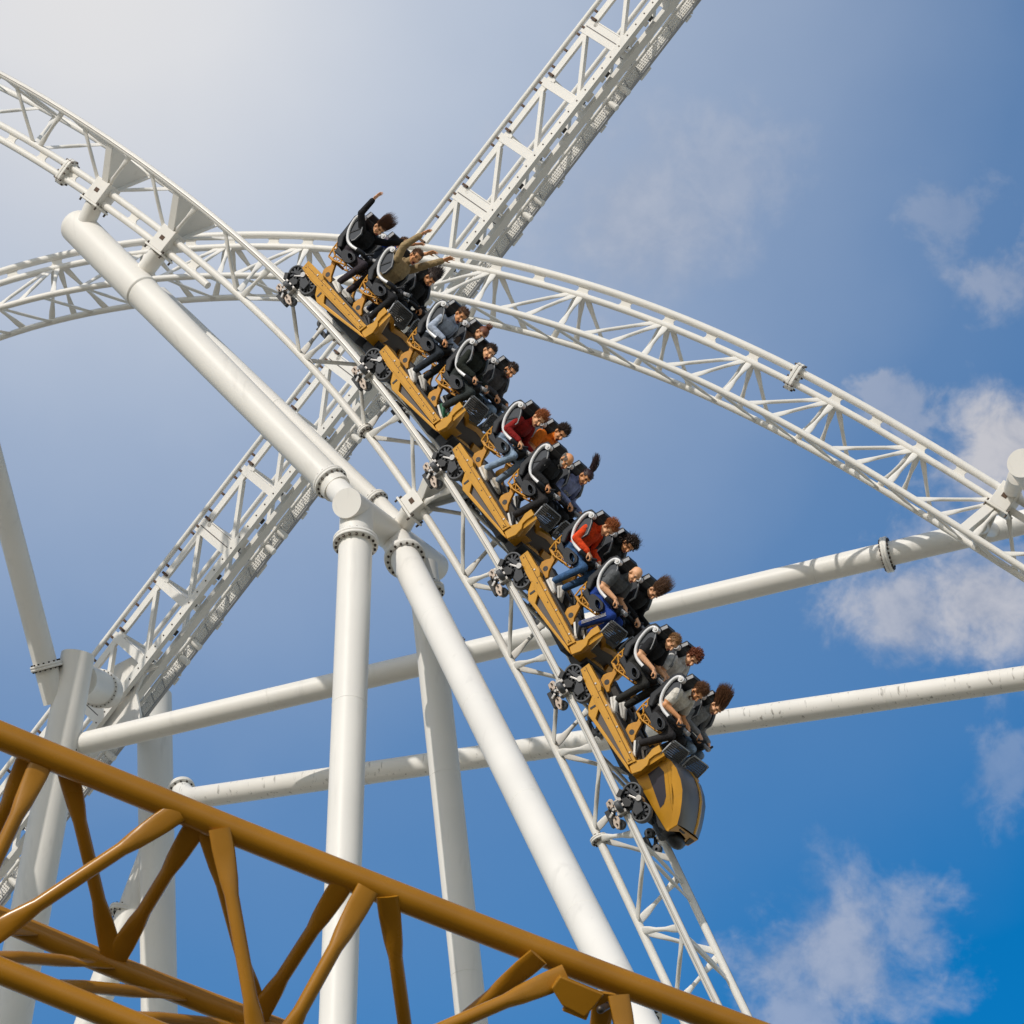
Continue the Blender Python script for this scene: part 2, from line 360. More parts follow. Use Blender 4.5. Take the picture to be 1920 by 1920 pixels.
for k in bays:
    sk = k*step+.02; dbl = (k % 3 == 2)
    for a in (0, -GA):
        mb = MB(); mb.box(X(sk, a, (BB+.28)/2), axs, (.075 if not dbl else .14, .02, (BB+.1)/2), WHITE)
        if dbl: mb.box(X(sk, a+.012, (BB+.28)/2), axs, (.008, .012, (BB+.0)/2), PANEL)
        t3.part('cross_beam', mb)
        mb = MB(); p_, q_ = X(sk-.16, a-.01, .26), X(sk-step+.1, a-.01, BB+.12); d = (q_-p_); Ln = d.length; d.normalize()
        n = d.cross(aV).normalized(); mb.box((p_+q_)/2, (d, aV, n), (Ln/2, .05, .033), WHITE); t3.part('diagonal', mb)
    mb = MB(); mb.prism([(0, .3), (0, BB+.1), (-.35, BB+.1), (-.5, .62), (-GA+.5, .62), (-GA+.35, BB-.06), (-GA, BB-.06), (-GA, .3)], X(sk+(.16 if dbl else .09), 0, 0), aV, bV, Ax, .02, WHITE); t3.part('gusset_plate', mb)
    mb = MB(); mb.cyl(X(sk+.1, .02, .30), X(sk+.1, -GA, .30), .045, WHITE, 14); t3.part('cross_pipe', mb)
    for j in range(4 if -4 <= k < 13 else 0):
        mb = MB(); mb.box(X(sk-.2-j*.36, .012, .105), axs, (.022, .015, .032), RUST); t3.part('rail_clip', mb)
    mb = MB(); mb.box(X(sk+.17, .03, .19), axs, (.022, .025, .06), RUST); t3.part('rail_clip', mb)
    mb = MB(); mb.box(X(sk-.5, -.13, BB+.15), axs, (.05, .05, .05), BLACK); mb.box(X(sk-.62, -.14, BB+.15), axs, (.05, .04, .04), WHITE)
    mb.box(X(sk-1.0, -.16, BB+.12), axs, (.09, .05, .06), WHITE); mb.box(X(sk-1.14, -.15, BB+.12), axs, (.03, .03, .04), BLACK); t3.part('brake_unit', mb)
# walkway: a woven grating with posts and a dark kerb
WA, W0, W1 = -.80, .90, 1.12
mb = MB(); gs = .05
for i in range(int((s1-s0)/gs)):
    s = s0+i*gs; mb.tube([X(s, WA, W0), X(s, WA, W1)], .0115, WHITE, 4, smooth=False)
for j in range(6):
    mb.tube([X(s0, WA, W0+(W1-W0)*j/5), X(s1, WA, W0+(W1-W0)*j/5)], .0115, WHITE, 4, smooth=False)
wk = t3.part('walkway_mesh', mb)
mb = MB(); mb.box(X((s0+s1)/2, WA, W1+.02), axs, ((s1-s0)/2, .03, .014), RIMP); t3.part('walkway_kerb', mb)
for i in range(75):
    s = -5.5+.1+i*.31; mb = MB(); mb.tube([X(s+.05, WA+.02, W0-.01), X(s-.05, WA+.02, W1)],   .008, RIMP, 6); t3.part('walkway_post', mb)
for k in list(bays)[::2]:
    for d in (-.17, .17):
        mb = MB(); mb.cyl(X(k*step+d+.6, WA+.12, W0-.02), X(k*step+d+.6, WA+.06, W1+.09), .06, WHITE, 16); t3.part('pipe_stub', mb)

# ------------------------------------------------------------------ supports
GROUND = 0.0
SUNV = V((-.515*.857, -.857*.857, .515)).normalized()
def support(name, label, pts, rs, group='white tubular supports', m=WHITE, fl=(), extra=None, cap=True):
    pts = [V(p) for p in pts]; T = Thing(name, label, 'support', pts[-1] if pts[-1].z < pts[0].z else pts[0], group)
    mb = MB(); mb.tube(pts, rs, m, 40); tb = T.part('tube', mb)
    R_ = rs if isinstance(rs, list) else [rs]*len(pts)
    i = max(range(len(pts)-1), key=lambda k: (pts[k+1]-pts[k]).length); p, q = pts[i], pts[i+1]; L_ = (q-p).length
    if L_ > 4:
        for k in range(1, int(min(L_, 34)/3.1)):
            t = (k*3.1+.4)/L_; c = p.lerp(q, t); r = R_[i]*(1-t)+R_[i+1]*t
            w = MB(); w.lathe([(r-.004, -.016), (r+.004, -.005), (r+.004, .005), (r-.004, .016)], c, q-p, m, 40); T.part('weld_seam', w, tb, recalc=False)
    for (c, ax, r, ro, nb, th) in fl: flange(T, c, ax, r, ro, nb, th)
    return T
def below(top, py):
    r = top-CAMP; k = (960-py)/FPX; yc, d = r.dot(CY), -r.dot(CZ); t = (yc-k*d)/(math.cos(PITCH)-math.sin(PITCH)*k)
    return V((top.x, top.y, top.z-t))
def at(p, q, t): return V(p).lerp(V(q), t)
cap1, cap2 = P(650, 943, 49.6), P(815, 1064, 52.6)
ct = support('cross_tube', 'short white cross tube with a round end cap, tying the column heads together', [cap1, cap2], .226)
cax = (cap2-cap1).normalized()
ctm = P(742, 1010, 51.3); st_b = T1.pt(CL1[2], .6, -SP1-.13)
mb = MB(); mb.tube([ctm, st_b], .145, WHITE, 28); ct.part('stub_tube', mb)
top = P(669, 958, 49.95)
support('support_column', 'upright white column under the round end cap, left of the leaning leg', [top, V((top.x, top.y, GROUND))], .243,
        fl=[(below(top, 1018), (0, 0, 1), .243, .325, 18, .05)])
a, b = P(738, 1005, 51.2), P(1170, 1870, 37.6); d = (b-a); g = a + d*((GROUND-a.z)/d.z)
lf = support('leaning_leg', 'white leg slanting down to the right from the cross tube towards the ochre track', [a, g], .222,
        fl=[(at(a, b, .065), d, .222, .30, 18, .05), (P(1178, 1908, 37.3), d, .222, .36, 20, .06)])
a, b = P(792, 1060, 51.75), P(885, 1920, 48.1); d = (b-a); g = a + d*((GROUND-a.z)/d.z)
support('leaning_leg', 'shaded white leg just behind the slanting leg, from the far end of the cross tube', [a, g], .225, fl=[(at(a, b, .06), d, .225, .29, 16, .05)])
a, b = P(138, 418, 56.2), P(632, 917, 51.2); d = (b-a).normalized(); k = at(a, b, .28)
B1 = support('support_beam', 'thick white beam sloping under the crest of the drop track, rounded upper end', [a-d*.02, a+d*.03, a+d*.09, a+d*.14, k-d*.02, k-d*.005, k-d*.002, k+d*.016, k+d*.019, k+d*.03, k+d*.3, b], [.17, .25, .281, .285, .283, .283, .278, .278, .27, .268, .262, .225],
        fl=[(at(a, b, .975), d, .20, .27, 16, .045)])
mb = MB(); mb.tube([b, P(657, 944, 50.3)], .185, WHITE, 32); B1.part('neck_tube', mb)
for (px, py, dd), q in (((160, 420, 55.9), CL1[0]), ((262, 520, 55.1), CL1[1])):
    mb = MB(); e = T1.pt(q, .6, -SP1-.28); mb.tube([P(px, py, dd), e], .15, WHITE, 28); B1.part('stub_tube', mb)
a2, b2 = P(300, 552, 55.9), P(712, 946, 52.0); d2 = (b2-a2).normalized()
support('support_beam', 'second white sloping beam peeping out behind the thick beam with the rounded end', [a2, b2, P(748, 983, 51.4)], .135, fl=[(at(a2, b2, .985), d2, .135, .19, 12, .04)])
# horizontal beams
a, b = P(143, 1398, 58), P(1975, 966, 54.2); b = a+(b-a)*1.8; d = b-a
H1 = support('support_beam', 'upper white beam running level behind the column, striped by lattice shadows', [a, b], .196,
        fl=[(a, d, .196, .27, 14, .05), (P(1663, 1040, 54.84), d, .196, .29, 20, .05), (P(868, 1222, 56.42), d, .196, .25, 16, .03)])
mb = MB(); mb.tube([P(1862, 994, 54.4), T2.pt(CL2-.1, .6, .3)], .12, WHITE, 20); H1.part('stub_tube', mb)
a, b = P(360, 1497, 59), P(1980, 1263, 52); b = a+(b-a)*1.8; d = (b-a)
H2 = support('support_beam', 'lower white beam running level behind the column, streaked with dirt', [P(338, 1478, 59.6), P(345, 1490, 59.3), a, b], .188, m=WHITE2, fl=[(P(340, 1480, 59.5), P(338, 1470, 59.6)-P(345, 1492, 59.3), .17, .24, 12, .04)])
# left group of supports
a, b = P(-110, 500, 58.2), P(104, 1318, 58.2); d = b-a
support('leaning_leg', 'shaded white leg leaning in from the left edge to the open topped column', [a, b], .205, fl=[(P(87, 1249, 58.2), d, .205, .275, 16, .045)])
a, b = P(146, 1228, 58.5), P(22, 1900, 56.2); d = b-a; g = a + d*((GROUND-a.z)/d.z)
TW = support('support_column', 'stout white column with a flat open top beside the climbing lattice', [a, at(a, b, .03), b, g], [.285, .287, .345, .40])
mb = MB(); e0, e1 = P(150, 1275, 58.6), P(200, 1296, 60.0); mb.tube([e0, e1], .3, WHITE, 32); st = TW.part('stub_tube', mb)
flange(TW, P(186, 1291, 59.6), e1-e0, .3, .34, 26, .04)
mb = MB(); c0 = P(222, 1310, 60.6)
mb.prism([(-.75, -.9), (-.55, -.5), (-.62, .1), (-.5, .55), (-.1, .95), (.1, .75), (.3, .3), (.65, .15), (.9, .35), (.75, -.35), (.2, -.75)], c0, Ax, (aV*.2+bV).normalized(), Ax.cross((aV*.2+bV).normalized()), .05, WHITE); TW.part('bracket_plate', mb)
top5 = P(289, 1303, 63.0); b5 = P(299, 1920, 60); d = b5-top5; g = top5 + d*((GROUND-top5.z)/d.z)
C5 = support('support_column', 'shaded white column with a flat top standing under the climbing lattice', [top5, g], .32)
mb = MB(); mb.tube([P(286, 1345, 63), P(225, 1365, 62)], .27, WHITE, 28); C5.part('stub_tube', mb)
a, b = P(292, 1585, 61.8), P(182, 1880, 60.3); d = b-a; g = a + d*((GROUND-a.z)/d.z)
support('leaning_leg', 'short shaded raking leg branching off the flat topped column', [a, g], .25, fl=[(P(236, 1712, 61.2), d, .25, .31, 16, .05)])
# unseen supports added beyond the left edge to shade the group
p = P(290, 1500, 61.6) + SUNV*8.2; support('support_column', 'unseen white column added beyond the left edge to shade the flat topped column', [V((p.x, p.y, p.z+1.2)), V((p.x, p.y, GROUND))], .40)
o = SUNV*4.3; a, b = P(150, 1205, 58.5)+o, P(22, 1900, 56.2)+o; d = b-a; support('leaning_leg', 'unseen white leg added beyond the left edge to shade the open topped column', [a, b, b + d*((GROUND-b.z)/d.z)], .20)
o = SUNV*4.6; support('leaning_leg', 'unseen white leg added beyond the left edge to shade the leg parallel to it', [P(-110, 500, 58.2)+o, P(70, 1185, 58.2)+o], .26)
# right edge cap
a = P(1916, 868, 51.3); e = support('cross_tube', 'white tube with a round end cap above the clamp by the right edge', [a, a+cax*3.0], .225)
mb = MB(); mb.tube([P(1907, 893, 51.9), T2.pt(CL2, .6, S2A+.3)], .14, WHITE, 28); e.part('stub_tube', mb)

# ------------------------------------------------------------------ foreground ochre track
gt = Thing('ochre_track', 'ochre yellow coaster track of thick tubes close in the foreground', 'track', P(500, 1800, 30))
DG = 29.0
def gl(p, q, n=14): return [V(p).lerp(V(q), i/n) for i in range(n+1)]
G1 = [P(x, 1379+.4155*x-.000015*x*x+ (0), DG+.0003*x) for x in range(-260, 1900, 60)]
mb = MB(); mb.tube(G1, .121, GOLDT, 32); gt.part('spine_tube', mb)
g1d = (G1[10]-G1[5]).normalized()
G2 = [P(x, 1722+.432*x-.00006*x*x, 29.76) for x in range(-260, 1500, 60)]
mb = MB(); mb.tube(G2, .104, GOLDT, 28); gt.part('rail', mb)
G3 = [P(x, 1820+.405*x, 28.4) for x in range(-260, 1300, 60)]
mb = MB(); mb.tube(G3, .113, GOLDT, 28); gt.part('rail', mb)
def gs_(pa, pb, r=.062, wide=1.55):
    mb = MB(); flat_strut(mb, P(*pa), P(*pb), r, g1d, g1d, GOLDT, wide=wide, thin=.3, fl=.30); gt.part('strut', mb)
gs_((62, 1404, DG+.1), (-75, 1700, 29.7)); gs_((85, 1416, DG), (-70, 1745, 28.5)); gs_((122, 1424, DG+.1), (212, 1800, 29.7))
gs_((335, 1521, DG), (-40, 1770, 28.5)); gs_((372, 1541, DG+.1), (214, 1800, 29.7)); gs_((386, 1542, DG+.1), (490, 1925, 29.7)); gs_((412, 1554, DG), (492, 2000, 28.5))
gs_((648, 1648, DG+.1), (470, 1925, 29.7)); gs_((690, 1666, DG), (500, 2010, 28.5)); gs_((726, 1681, DG+.1), (775, 2040, 29.7)); gs_((1010, 1794, DG+.1), (780, 1985, 29.7)); 
gs_((1062, 1828, DG), (700, 1985, 28.5)); gs_((1160, 1866, DG), (1210, 2150, 28.5)); gs_((1135, 1861, DG+.1), (1090, 2140, 29.7))
for pa, pb in (((-60, 1788, 28.5), (205, 1808, 29.7)), ((60, 1840, 28.5), (340, 1868, 29.7)), ((200, 1900, 28.5), (480, 1927, 29.7)), ((-200, 1740, 28.5), (60, 1745, 29.7)), ((330, 1952, 28.5), (600, 1962, 29.7))):
    gs_(pa, pb, .055)
mb = MB(); c = P(1082, 1866, DG-.05); up = w_dir((.37, .93, 0)); up = (up-g1d*up.dot(g1d)).normalized()
mb.prism([(-.20, .1), (-.23, -.02), (-.09, -.12), (.12, -.14), (.16, -.04), (.20, .1)], c, g1d, up, g1d.cross(up), .13, GOLDT)
mb.box(c-up*.12+g1d*.04, (g1d, up, g1d.cross(up)), (.11, .045, .04), GOLDT); br = gt.part('clamp', mb, bevel=.012)
mb = MB(); mb.ball(P(1126, 1893, DG-.2), .036, BOLT); mb.cyl(P(1126, 1893, DG-.2), P(1140, 1885, DG), .032, BOLT); gt.part('bolt', mb, br)
# ------------------------------------------------------------------ the train (car space: x forward, y to the far side, z up from the rails)
AX = [(567,527),(703,692),(842,872),(966,1072),(1081,1285),(1190,1507)]
SA = [T1.near_px(*p, 0, .2) for p in AX]
def car_matrix(i):
    p, F, U = T1.fr(SA[i]); o = T1.pt(SA[i], .6, 0)
    if i < 5: F = (T1.pt(SA[i+1], .6, 0)-o).normalized()
    L = T1.Lw.normalized(); U = F.cross(L).normalized()
    M = Matrix(((F.x, L.x, U.x, o.x), (F.y, L.y, U.y, o.y), (F.z, L.z, U.z, o.z), (0, 0, 0, 1))); return M
ex, ey, ez = V((1, 0, 0)), V((0, 1, 0)), V((0, 0, 1))
def road_wheel(T, par, x, y, z, sy):
    mb = MB(); r = .145; c = (x, y, z); a = (0, sy, 0)
    mb.lathe([(r-.03, -.045), (r-.004, -.045), (r, -.035), (r, .035), (r-.004, .045), (r-.03, .045), (r-.03, -.045)], c, a, TYRE, 36)
    mb.lathe([(.001, -.03), (.05, -.03), (.05, .04), (.001, .04)], c, a, DGREY, 20)
    mb.lathe([(.05, .0), (r-.028, .0), (r-.028, -.02), (.05, -.02)], c, a, BLACK, 30)
    for k in range(9):
        t = 2*math.pi*k/9; d = V((math.cos(t), 0, math.sin(t))); n = V((-math.sin(t), 0, math.cos(t)))
        mb.box(V(c)+d*.08+V((0, sy*.018, 0)), (d, n, ey), (.04, .0150, .018), DGREY)
    mb.cyl(V(c)+ey*(sy*.035), V(c)+ey*(sy*.065), .022, STEEL, 6)
    T.part('road_wheel', mb, par)
def small_wheel(T, par, name, c, axis, r, w):
    mb = MB(); mb.lathe([(r*.3, -w), (r*.92, -w), (r, -w*.7), (r, w*.7), (r*.92, w), (r*.3, w), (.001, w*1.1)], c, axis, TYRE, 24); T.part(name, mb, par)
def carrier(T, s):
    """wheel carrier of one rail; s=-1 near side, +1 far side"""
    y0 = .6*s; yo = y0 + s*.075
    mb = MB()
    mb.prism([(-.19, .17), (-.19, .22), (-.05, .29), (.03, .31), (.07, .27), (.19, .25), (.20, .13), (.10, .11), (.0, .20), (-.08, .21)], (0, yo, 0), ex, ez, ey, .03, DGREY)
    mb.prism([(-.13, .02), (-.11, .12), (.0, .16), (.04, .11), (-.02, .0)], (0, yo+s*.004, 0), ex, ez, ey, .05, BLACK)
    mb.cyl((0, y0-s*.02, .27), (0, yo+s*.035, .27), .042, STEEL, 16)
    mb.box((-.06, yo+s*.02, .2), ((.8, 0, .6), ey, (-.6, 0, .8)), (.07, .006, .014), STEEL)
    mb.abox((-.1, min(y0, yo-s*.02), -.04), (.04, max(y0, yo-s*.02)+.02, .16), BLACK) if s < 0 else mb.abox((-.1, y0-.02, -.04), (.04, yo+.02, .16), BLACK)
    for dx in (-.12, -.03, .06): mb.box((dx, yo+s*.01, -.02), (ex, ey, ez), (.026, .05, .07), STEEL)
    mb.box((-.2, y0+s*.10, .07), ((.8, 0, .6), ey, (-.6, 0, .8)), (.035, .035, .055), BLACK)
    mb.abox((-.12, y0+s*.02-.035, -.26), (.14, y0+s*.02+.035, -.19), BLACK)
    mb.cyl((-.3, y0-s*.02, .20), (-.3, y0-s*.1, .20), .05, BLACK, 12)
    mb.cyl((0, y0-s*.3, .24), (0, y0, .24), .05, BLACK, 14)
    o = T.part('wheel_carrier', mb, bevel=.006)
    for x in (-.165, .165): road_wheel(T, o, x, y0, .2, s)
    for x in (-.13, .15): small_wheel(T, o, 'upstop_wheel', (x, y0, -.135), ey, .07, .035)
    small_wheel(T, o, 'guide_wheel', (-.02, y0+s*.15, -.01), ez, .085, .035)
    q = MB()
    q.prism([(-.205, -.075), (-.225, -.11), (-.20, -.175), (-.13, -.185), (-.075, -.15), (-.09, -.10), (-.14, -.07)], (0, y0+s*.085, 0), ex, ez, ey, .035, BEIGE)
    q.prism([(.05, -.10), (.03, -.135), (.06, -.18), (.14, -.205), (.225, -.19), (.235, -.15), (.17, -.12), (.12, -.09)], (0, y0+s*.085, 0), ex, ez, ey, .035, BEIGE)
    q.prism([(-.11, -.02), (-.12, -.08), (-.02, -.09), (.06, -.07), (.05, -.01)], (0, y0+s*.11, 0), ex, ez, ey, .03, BEIGE)
    for xx, zz in ((-.17, -.12), (.17, -.155), (-.11, -.155), (.08, -.14), (-.03, -.05)): q.cyl((xx, y0+s*.1, zz), (xx, y0+s*.128, zz), .014, BOLT, 6)
    q.box((-.02, y0+s*.1, -.13), ((.9, 0, -.43), ey, (.43, 0, .9)), (.06, .03, .022), BLACK); q.box((.02, y0+s*.11, -.17), ((.5, 0, -.86), ey, (.86, 0, .5)), (.04, .03, .02), STEEL)
    q.cyl((-.02, y0+s*.1, -.10), (-.02, y0+s*.17, -.10), .02, STEEL, 8)
    T.part('cast_plate', q, o, bevel=.006)
def seat(T, x0, y0):
    def t(poly): return [(a+x0, b) for a, b in poly]
    mb = MB()
    mb.prism(t([(-.05, 1.57), (-.17, 1.55), (-.21, 1.44), (-.17, 1.2), (-.15, 1.03), (-.02, .92), (.04, .97), (-.06, 1.1), (-.085, 1.3), (-.05, 1.48)]), (0, y0, 0), ex, ez, ey, .44, PLAST)   # back shell
    mb.prism(t([(-.02, .95), (.0, .84), (.30, .87), (.36, .93), (.33, .965), (.12, .93)]), (0, y0, 0), ex, ez, ey, .44, PLAST)                        # pan
    sh = T.part('seat', mb, bevel=.02)
    for s in (-1, 1):
        q = MB()
        out = t([(-.03, 1.50), (.04, 1.46), (.10, 1.40), (.155, 1.33), (.15, 1.20), (.12, 1.155), (.05, 1.15), (-.05, 1.18), (-.10, 1.34)])
        q.prism(out, (0, y0+s*.225, 0), ex, ez, ey, .045, SEATP)
        q.tube([V((p[0], y0+s*.25, p[1])) for p in out[:6]], .009, RIMP, 6)
        q.box((x0+.03, y0+s*.252, 1.29), ((.5, 0, .86), ey, (-.86, 0, .5)), (.09, .004, .012), PLAST)
        T.part('side_wing', q, sh, bevel=.008)
        b = MB()   # hip bolster with an oval grip hole
        c0 = V((x0+.335, y0+s*.225, .975)); hole = [(.055*math.cos(a)*1.25-.02*math.sin(a), .038*math.sin(a)) for a in np.linspace(0, 2*math.pi, 16, endpoint=False)]
        outp = [(.10, .035), (.03, .075), (-.08, .055), (-.19, .02), (-.215, -.03), (-.15, -.10), (-.07, -.125), (.0, -.12), (.07, -.07), (.10, -.02)]
        # outer ring sampled at the hole's angles
        ring = []
        for h in hole:
            a = math.atan2(h[1], h[0]); best = None
            for i in range(len(outp)):
                p, q2 = V(outp[i]), V(outp[(i+1) % len(outp)])
                d = V((math.cos(a), math.sin(a))); e = q2-p; den = d.x*e.y-d.y*e.x
                if abs(den) < 1e-9: continue
                tt = (p.x*e.y-p.y*e.x)/den; u = (p.x*d.y-p.y*d.x)/den
                if tt > 0 and -.001 <= u <= 1.001: best = tt if best is None else max(best, tt)
            ring.append((math.cos(a)*best, math.sin(a)*best))
        n = len(hole); vs = []
        for lst in (hole, ring):
            for yy in (-.03, .03): vs += [c0+V((p[0], yy, p[1])) for p in lst]
        fs = []
        for i in range(n):
            j = (i+1) % n
            fs += [(i, j, 2*n+j, 2*n+i), (n+i, 3*n+i, 3*n+j, n+j), (i, n+i, n+j, j), (2*n+i, 2*n+j, 3*n+j, 3*n+i)]
        b.add(vs, fs, PLAST)
        b.tube([c0+V((p[0]*1.12, s*.032, p[1]*1.15)) for p in hole+hole[:1]], .007, SEATP, 6)
        T.part('hip_bolster', b, sh, bevel=.012)
    q = MB(); q.box((x0-.085, y0, 1.575), ((.16, 0, 1), ey, (1, 0, -.16)), (.085, .14, .032), PLAST)
    for s in (-1, 1): q.box((x0-.07, y0+s*.142, 1.575), ((.16, 0, 1), ey, (1, 0, -.16)), (.085, .004, .024), RIMP)
    T.part('headrest', q, sh, bevel=.01)
    bar = [(-.045, 1.475), (-.05, 1.53), (-.085, 1.525), (-.115, 1.48), (-.115, 1.40), (-.085, 1.31), (-.05, 1.235), (.0, 1.175), (.06, 1.125), (.13, 1.10), (.22, 1.10), (.33, 1.125)]
    def smooth(p):
        p = [V(a) for a in p]
        for _ in range(2):
            o = [p[0]]
            for a, b in zip(p[:-1], p[1:]): o += [a*.75+b*.25, a*.25+b*.75]
            p = o + [p[-1]]
        return p
    bp = smooth(bar)
    for s in (-1, 1):
        q = MB(); q.tube([V((x0+a.x, y0+s*.262, a.y)) for a in bp], .024, BARW, 12)
        q.cyl((x0-.04, y0+s*.20, 1.52), (x0-.04, y0+s*.285, 1.52), .042, BARW, 16); q.cyl((x0-.04, y0+s*.285, 1.52), (x0-.04, y0+s*.297, 1.52), .022, STEEL, 8)
        T.part('restraint_bar', q, sh)
    q = MB(); q.tube([V((x0+.33, y0-.262, 1.125)), V((x0+.4, y0-.24, 1.14)), V((x0+.44, y0-.1, 1.13)), V((x0+.44, y0+.1, 1.13)), V((x0+.4, y0+.24, 1.14)), V((x0+.33, y0+.262, 1.125))], .036, PLAST, 12)
    q.tube([V((x0+.40, y0, 1.03)), V((x0+.46, y0, 1.13)), V((x0+.5, y0, 1.17))], [.10, .08, .05], PLAST, 14)
    for s in (-1, 1):
        q.tube([V((x0+.42, y0+s*.16, 1.13)), V((x0+.49, y0+s*.165, 1.2)), V((x0+.51, y0+s*.11, 1.24))], .017, PLAST, 10)
    lp = T.part('lap_bar', q, sh)
    q = MB(); q.tube([V((x0+.46, y0, 1.16)), V((x0+.60, y0-.02, 1.21))], .030, RIMP, 12); T.part('bar_post', q, lp)
    for s in (-1, 1):                                   # ochre lattice bracket behind the seat
        q = MB(); yb = y0+s*.16
        def L_(pts, r=.013): q.tube([V((x0+a, yb, b)) for a, b in pts], r, GOLDD, 6)
        L_([(-.13, 1.04), (-.10, .86), (-.05, .73)]); L_([(-.04, 1.0), (-.02, .86), (.04, .78)]); L_([(-.05, .73), (.1, .75), (.22, .80), (.34, .85)]); L_([(.04, .82), (.3, .86)])
        L_([(-.13, 1.04), (-.04, 1.0)]); L_([(-.12, .95), (-.03, .9)]); L_([(-.10, .86), (-.03, .9)]); L_([(-.10, .86), (.0, .82)]); L_([(.02, .74), (.05, .82), (.12, .76), (.16, .84), (.22, .80)], .01)
        T.part('seat_bracket', q, sh)
    q = MB(); pd = [(-.03, .74), (.035, .66), (.01, .60), (.0, .53), (.05, .45), (.26, .45), (.27, .50), (.20, .55), (.14, .64), (.07, .75)]
    q.prism(t(pd), (0, y0-.07, 0), ex, ez, ey, .05, GOLDD)
    q.cyl((x0+.13, y0-.098, .53), (x0+.13, y0-.094, .53), .040, BLACK, 12)
    q.box((x0+.02, y0, .74), (ex, ey, ez), (.05, .17, .02), GOLDD)
    T.part('seat_pedestal', q, sh, bevel=.008)
def build_car(T, pl):
    mb = MB()
    mb.abox((-.12, -.5, .29), (pl-.55, .5, .40), BLACK); mb.tube([V((-.15, 0, .2)), V((pl-.3, 0, .2))], .09, BLACK, 16)
    mb.abox((-.15, -.42, .1), (.15, .42, .28), BLACK); mb.abox((.5, -.3, .12), (1.3, .3, .28), DGREY); mb.abox((pl-.62, -.36, .18), (pl-.42, .36, .42), BLACK)
    mb.ball((pl-.28, 0, .22), .13, BLACK)
    T.part('chassis', mb, bevel=.012)
    mb = MB(); mb.abox((-.15, -.54, .40), (1.53, .54, .445), GRIT); mb.abox((-.1, -.10, .445), (1.5, .10, .53), GRIT); mb.abox((.0, -.52, .445), (1.5, -.48, .475), GRIT); mb.abox((.0, .48, .445), (1.5, .52, .475), GRIT)
    T.part('floor', mb, bevel=.006)
    for s in (-1, 1):
        q = MB(); q.prism([(-.15, .322), (-.16, .47), (.24, .484), (.31, .452), (1.52, .452), (1.50, .326), (.13, .293)], (0, s*.60, 0), ex, ez, ey, .10, GOLD)
        q.prism([(-.12, .345), (.14, .318), (1.47, .347), (1.47, .40), (-.12, .40)], (0, s*.655, 0), ex, ez, ey, .012, GOLD)
        q.abox((-.13, s*.655-.009, .405), (1.49, s*.655+.009, .409), BLACK); q.abox((.30, s*.60-.053, .30), (.306, s*.60+.053, .455), BLACK)
        bm = T.part('side_beam', q, bevel=.008)
        q = MB()
        for xx in (.17, .55, .92, 1.36): q.cyl((xx, s*.63, .43), (xx, s*.66, .43), .014, STEEL, 8)
        for xx in (-.09, .38, .74, 1.14, 1.45): q.cyl((xx, s*.65, .375), (xx, s*.668, .375), .009, BOLT, 6)
        T.part('bolt_ring', q, bm)
        q = MB(); q.prism([(.30, .300), (.40, .19), (.52, .135), (1.55, .285), (1.64, .310), (1.50, .32), (1.2, .275), (.63, .205), (.53, .305)], (0, s*.61, 0), ex, ez, ey, .07, GOLD)
        T.part('side_brace', q, bevel=.008)
        q = MB(); q.prism([(.50, .31), (.62, .19), (1.4, .27), (1.45, .33)], (0, s*.585, 0), ex, ez, ey, .03, PANEL); q.abox((.44, s*.648-.003, .2), (.47, s*.648+.003, .29), BLACK)
        T.part('side_panel', q)
        # end frame: ochre cheek with stepped outline
        q = MB(); q.prism([(1.50, .455), (1.52, .33), (1.64, .31), (1.68, .45), (1.655, .565), (1.60, .62), (1.59, .70), (1.60, .825), (1.49, .835), (1.485, .72), (1.52, .64), (1.545, .56)], (0, s*.585, 0), ex, ez, ey, .085, GOLD)
        T.part('end_cheek', q, bevel=.008)
    top = [(-.6, .83), (-.45, .80), (-.30, .71), (-.12, .735), (0, .745), (.12, .735), (.30, .71), (.45, .80), (.6, .83)]
    bot = [(.6, .31), (.36, .30), (.26, .36), (.12, .40), (-.12, .40), (-.26, .36), (-.36, .30), (-.6, .31)]
    itop = [(-.50, .735), (-.42, .725), (-.28, .64), (-.12, .66), (0, .67), (.12, .66), (.28, .64), (.42, .725), (.5, .735)]
    ibot = [(.42, .52), (.20, .52), (.24, .42), (.12, .45), (-.12, .45), (-.24, .42), (-.20, .52), (-.42, .52)]
    mb = MB(); mb.prism(top+bot, (1.56, 0, 0), ey, ez, ex, .05, GOLD)
    # raised lip round the recess
    lip = itop+ibot; n = len(lip); outr = top+bot
    vs = [V((1.586, p[0], p[1])) for p in outr] + [V((1.655, p[0]*.985, p[1])) for p in outr] + [V((1.645, p[0], p[1])) for p in lip] + [V((1.59, p[0], p[1])) for p in lip]
    fs = []
    for i in range(n):
        j = (i+1) % n; fs += [(i, j, n+j, n+i), (n+i, n+j, 2*n+j, 2*n+i), (2*n+i, 2*n+j, 3*n+j, 3*n+i)]
    mb.add(vs, fs, GOLD); T.part('end_frame', mb)
    mb = MB(); mb.prism([(p[0]*1.01, p[1]) for p in lip], (1.596, 0, 0), ey, ez, ex, .02, PANEL); T.part('end_panel', mb)
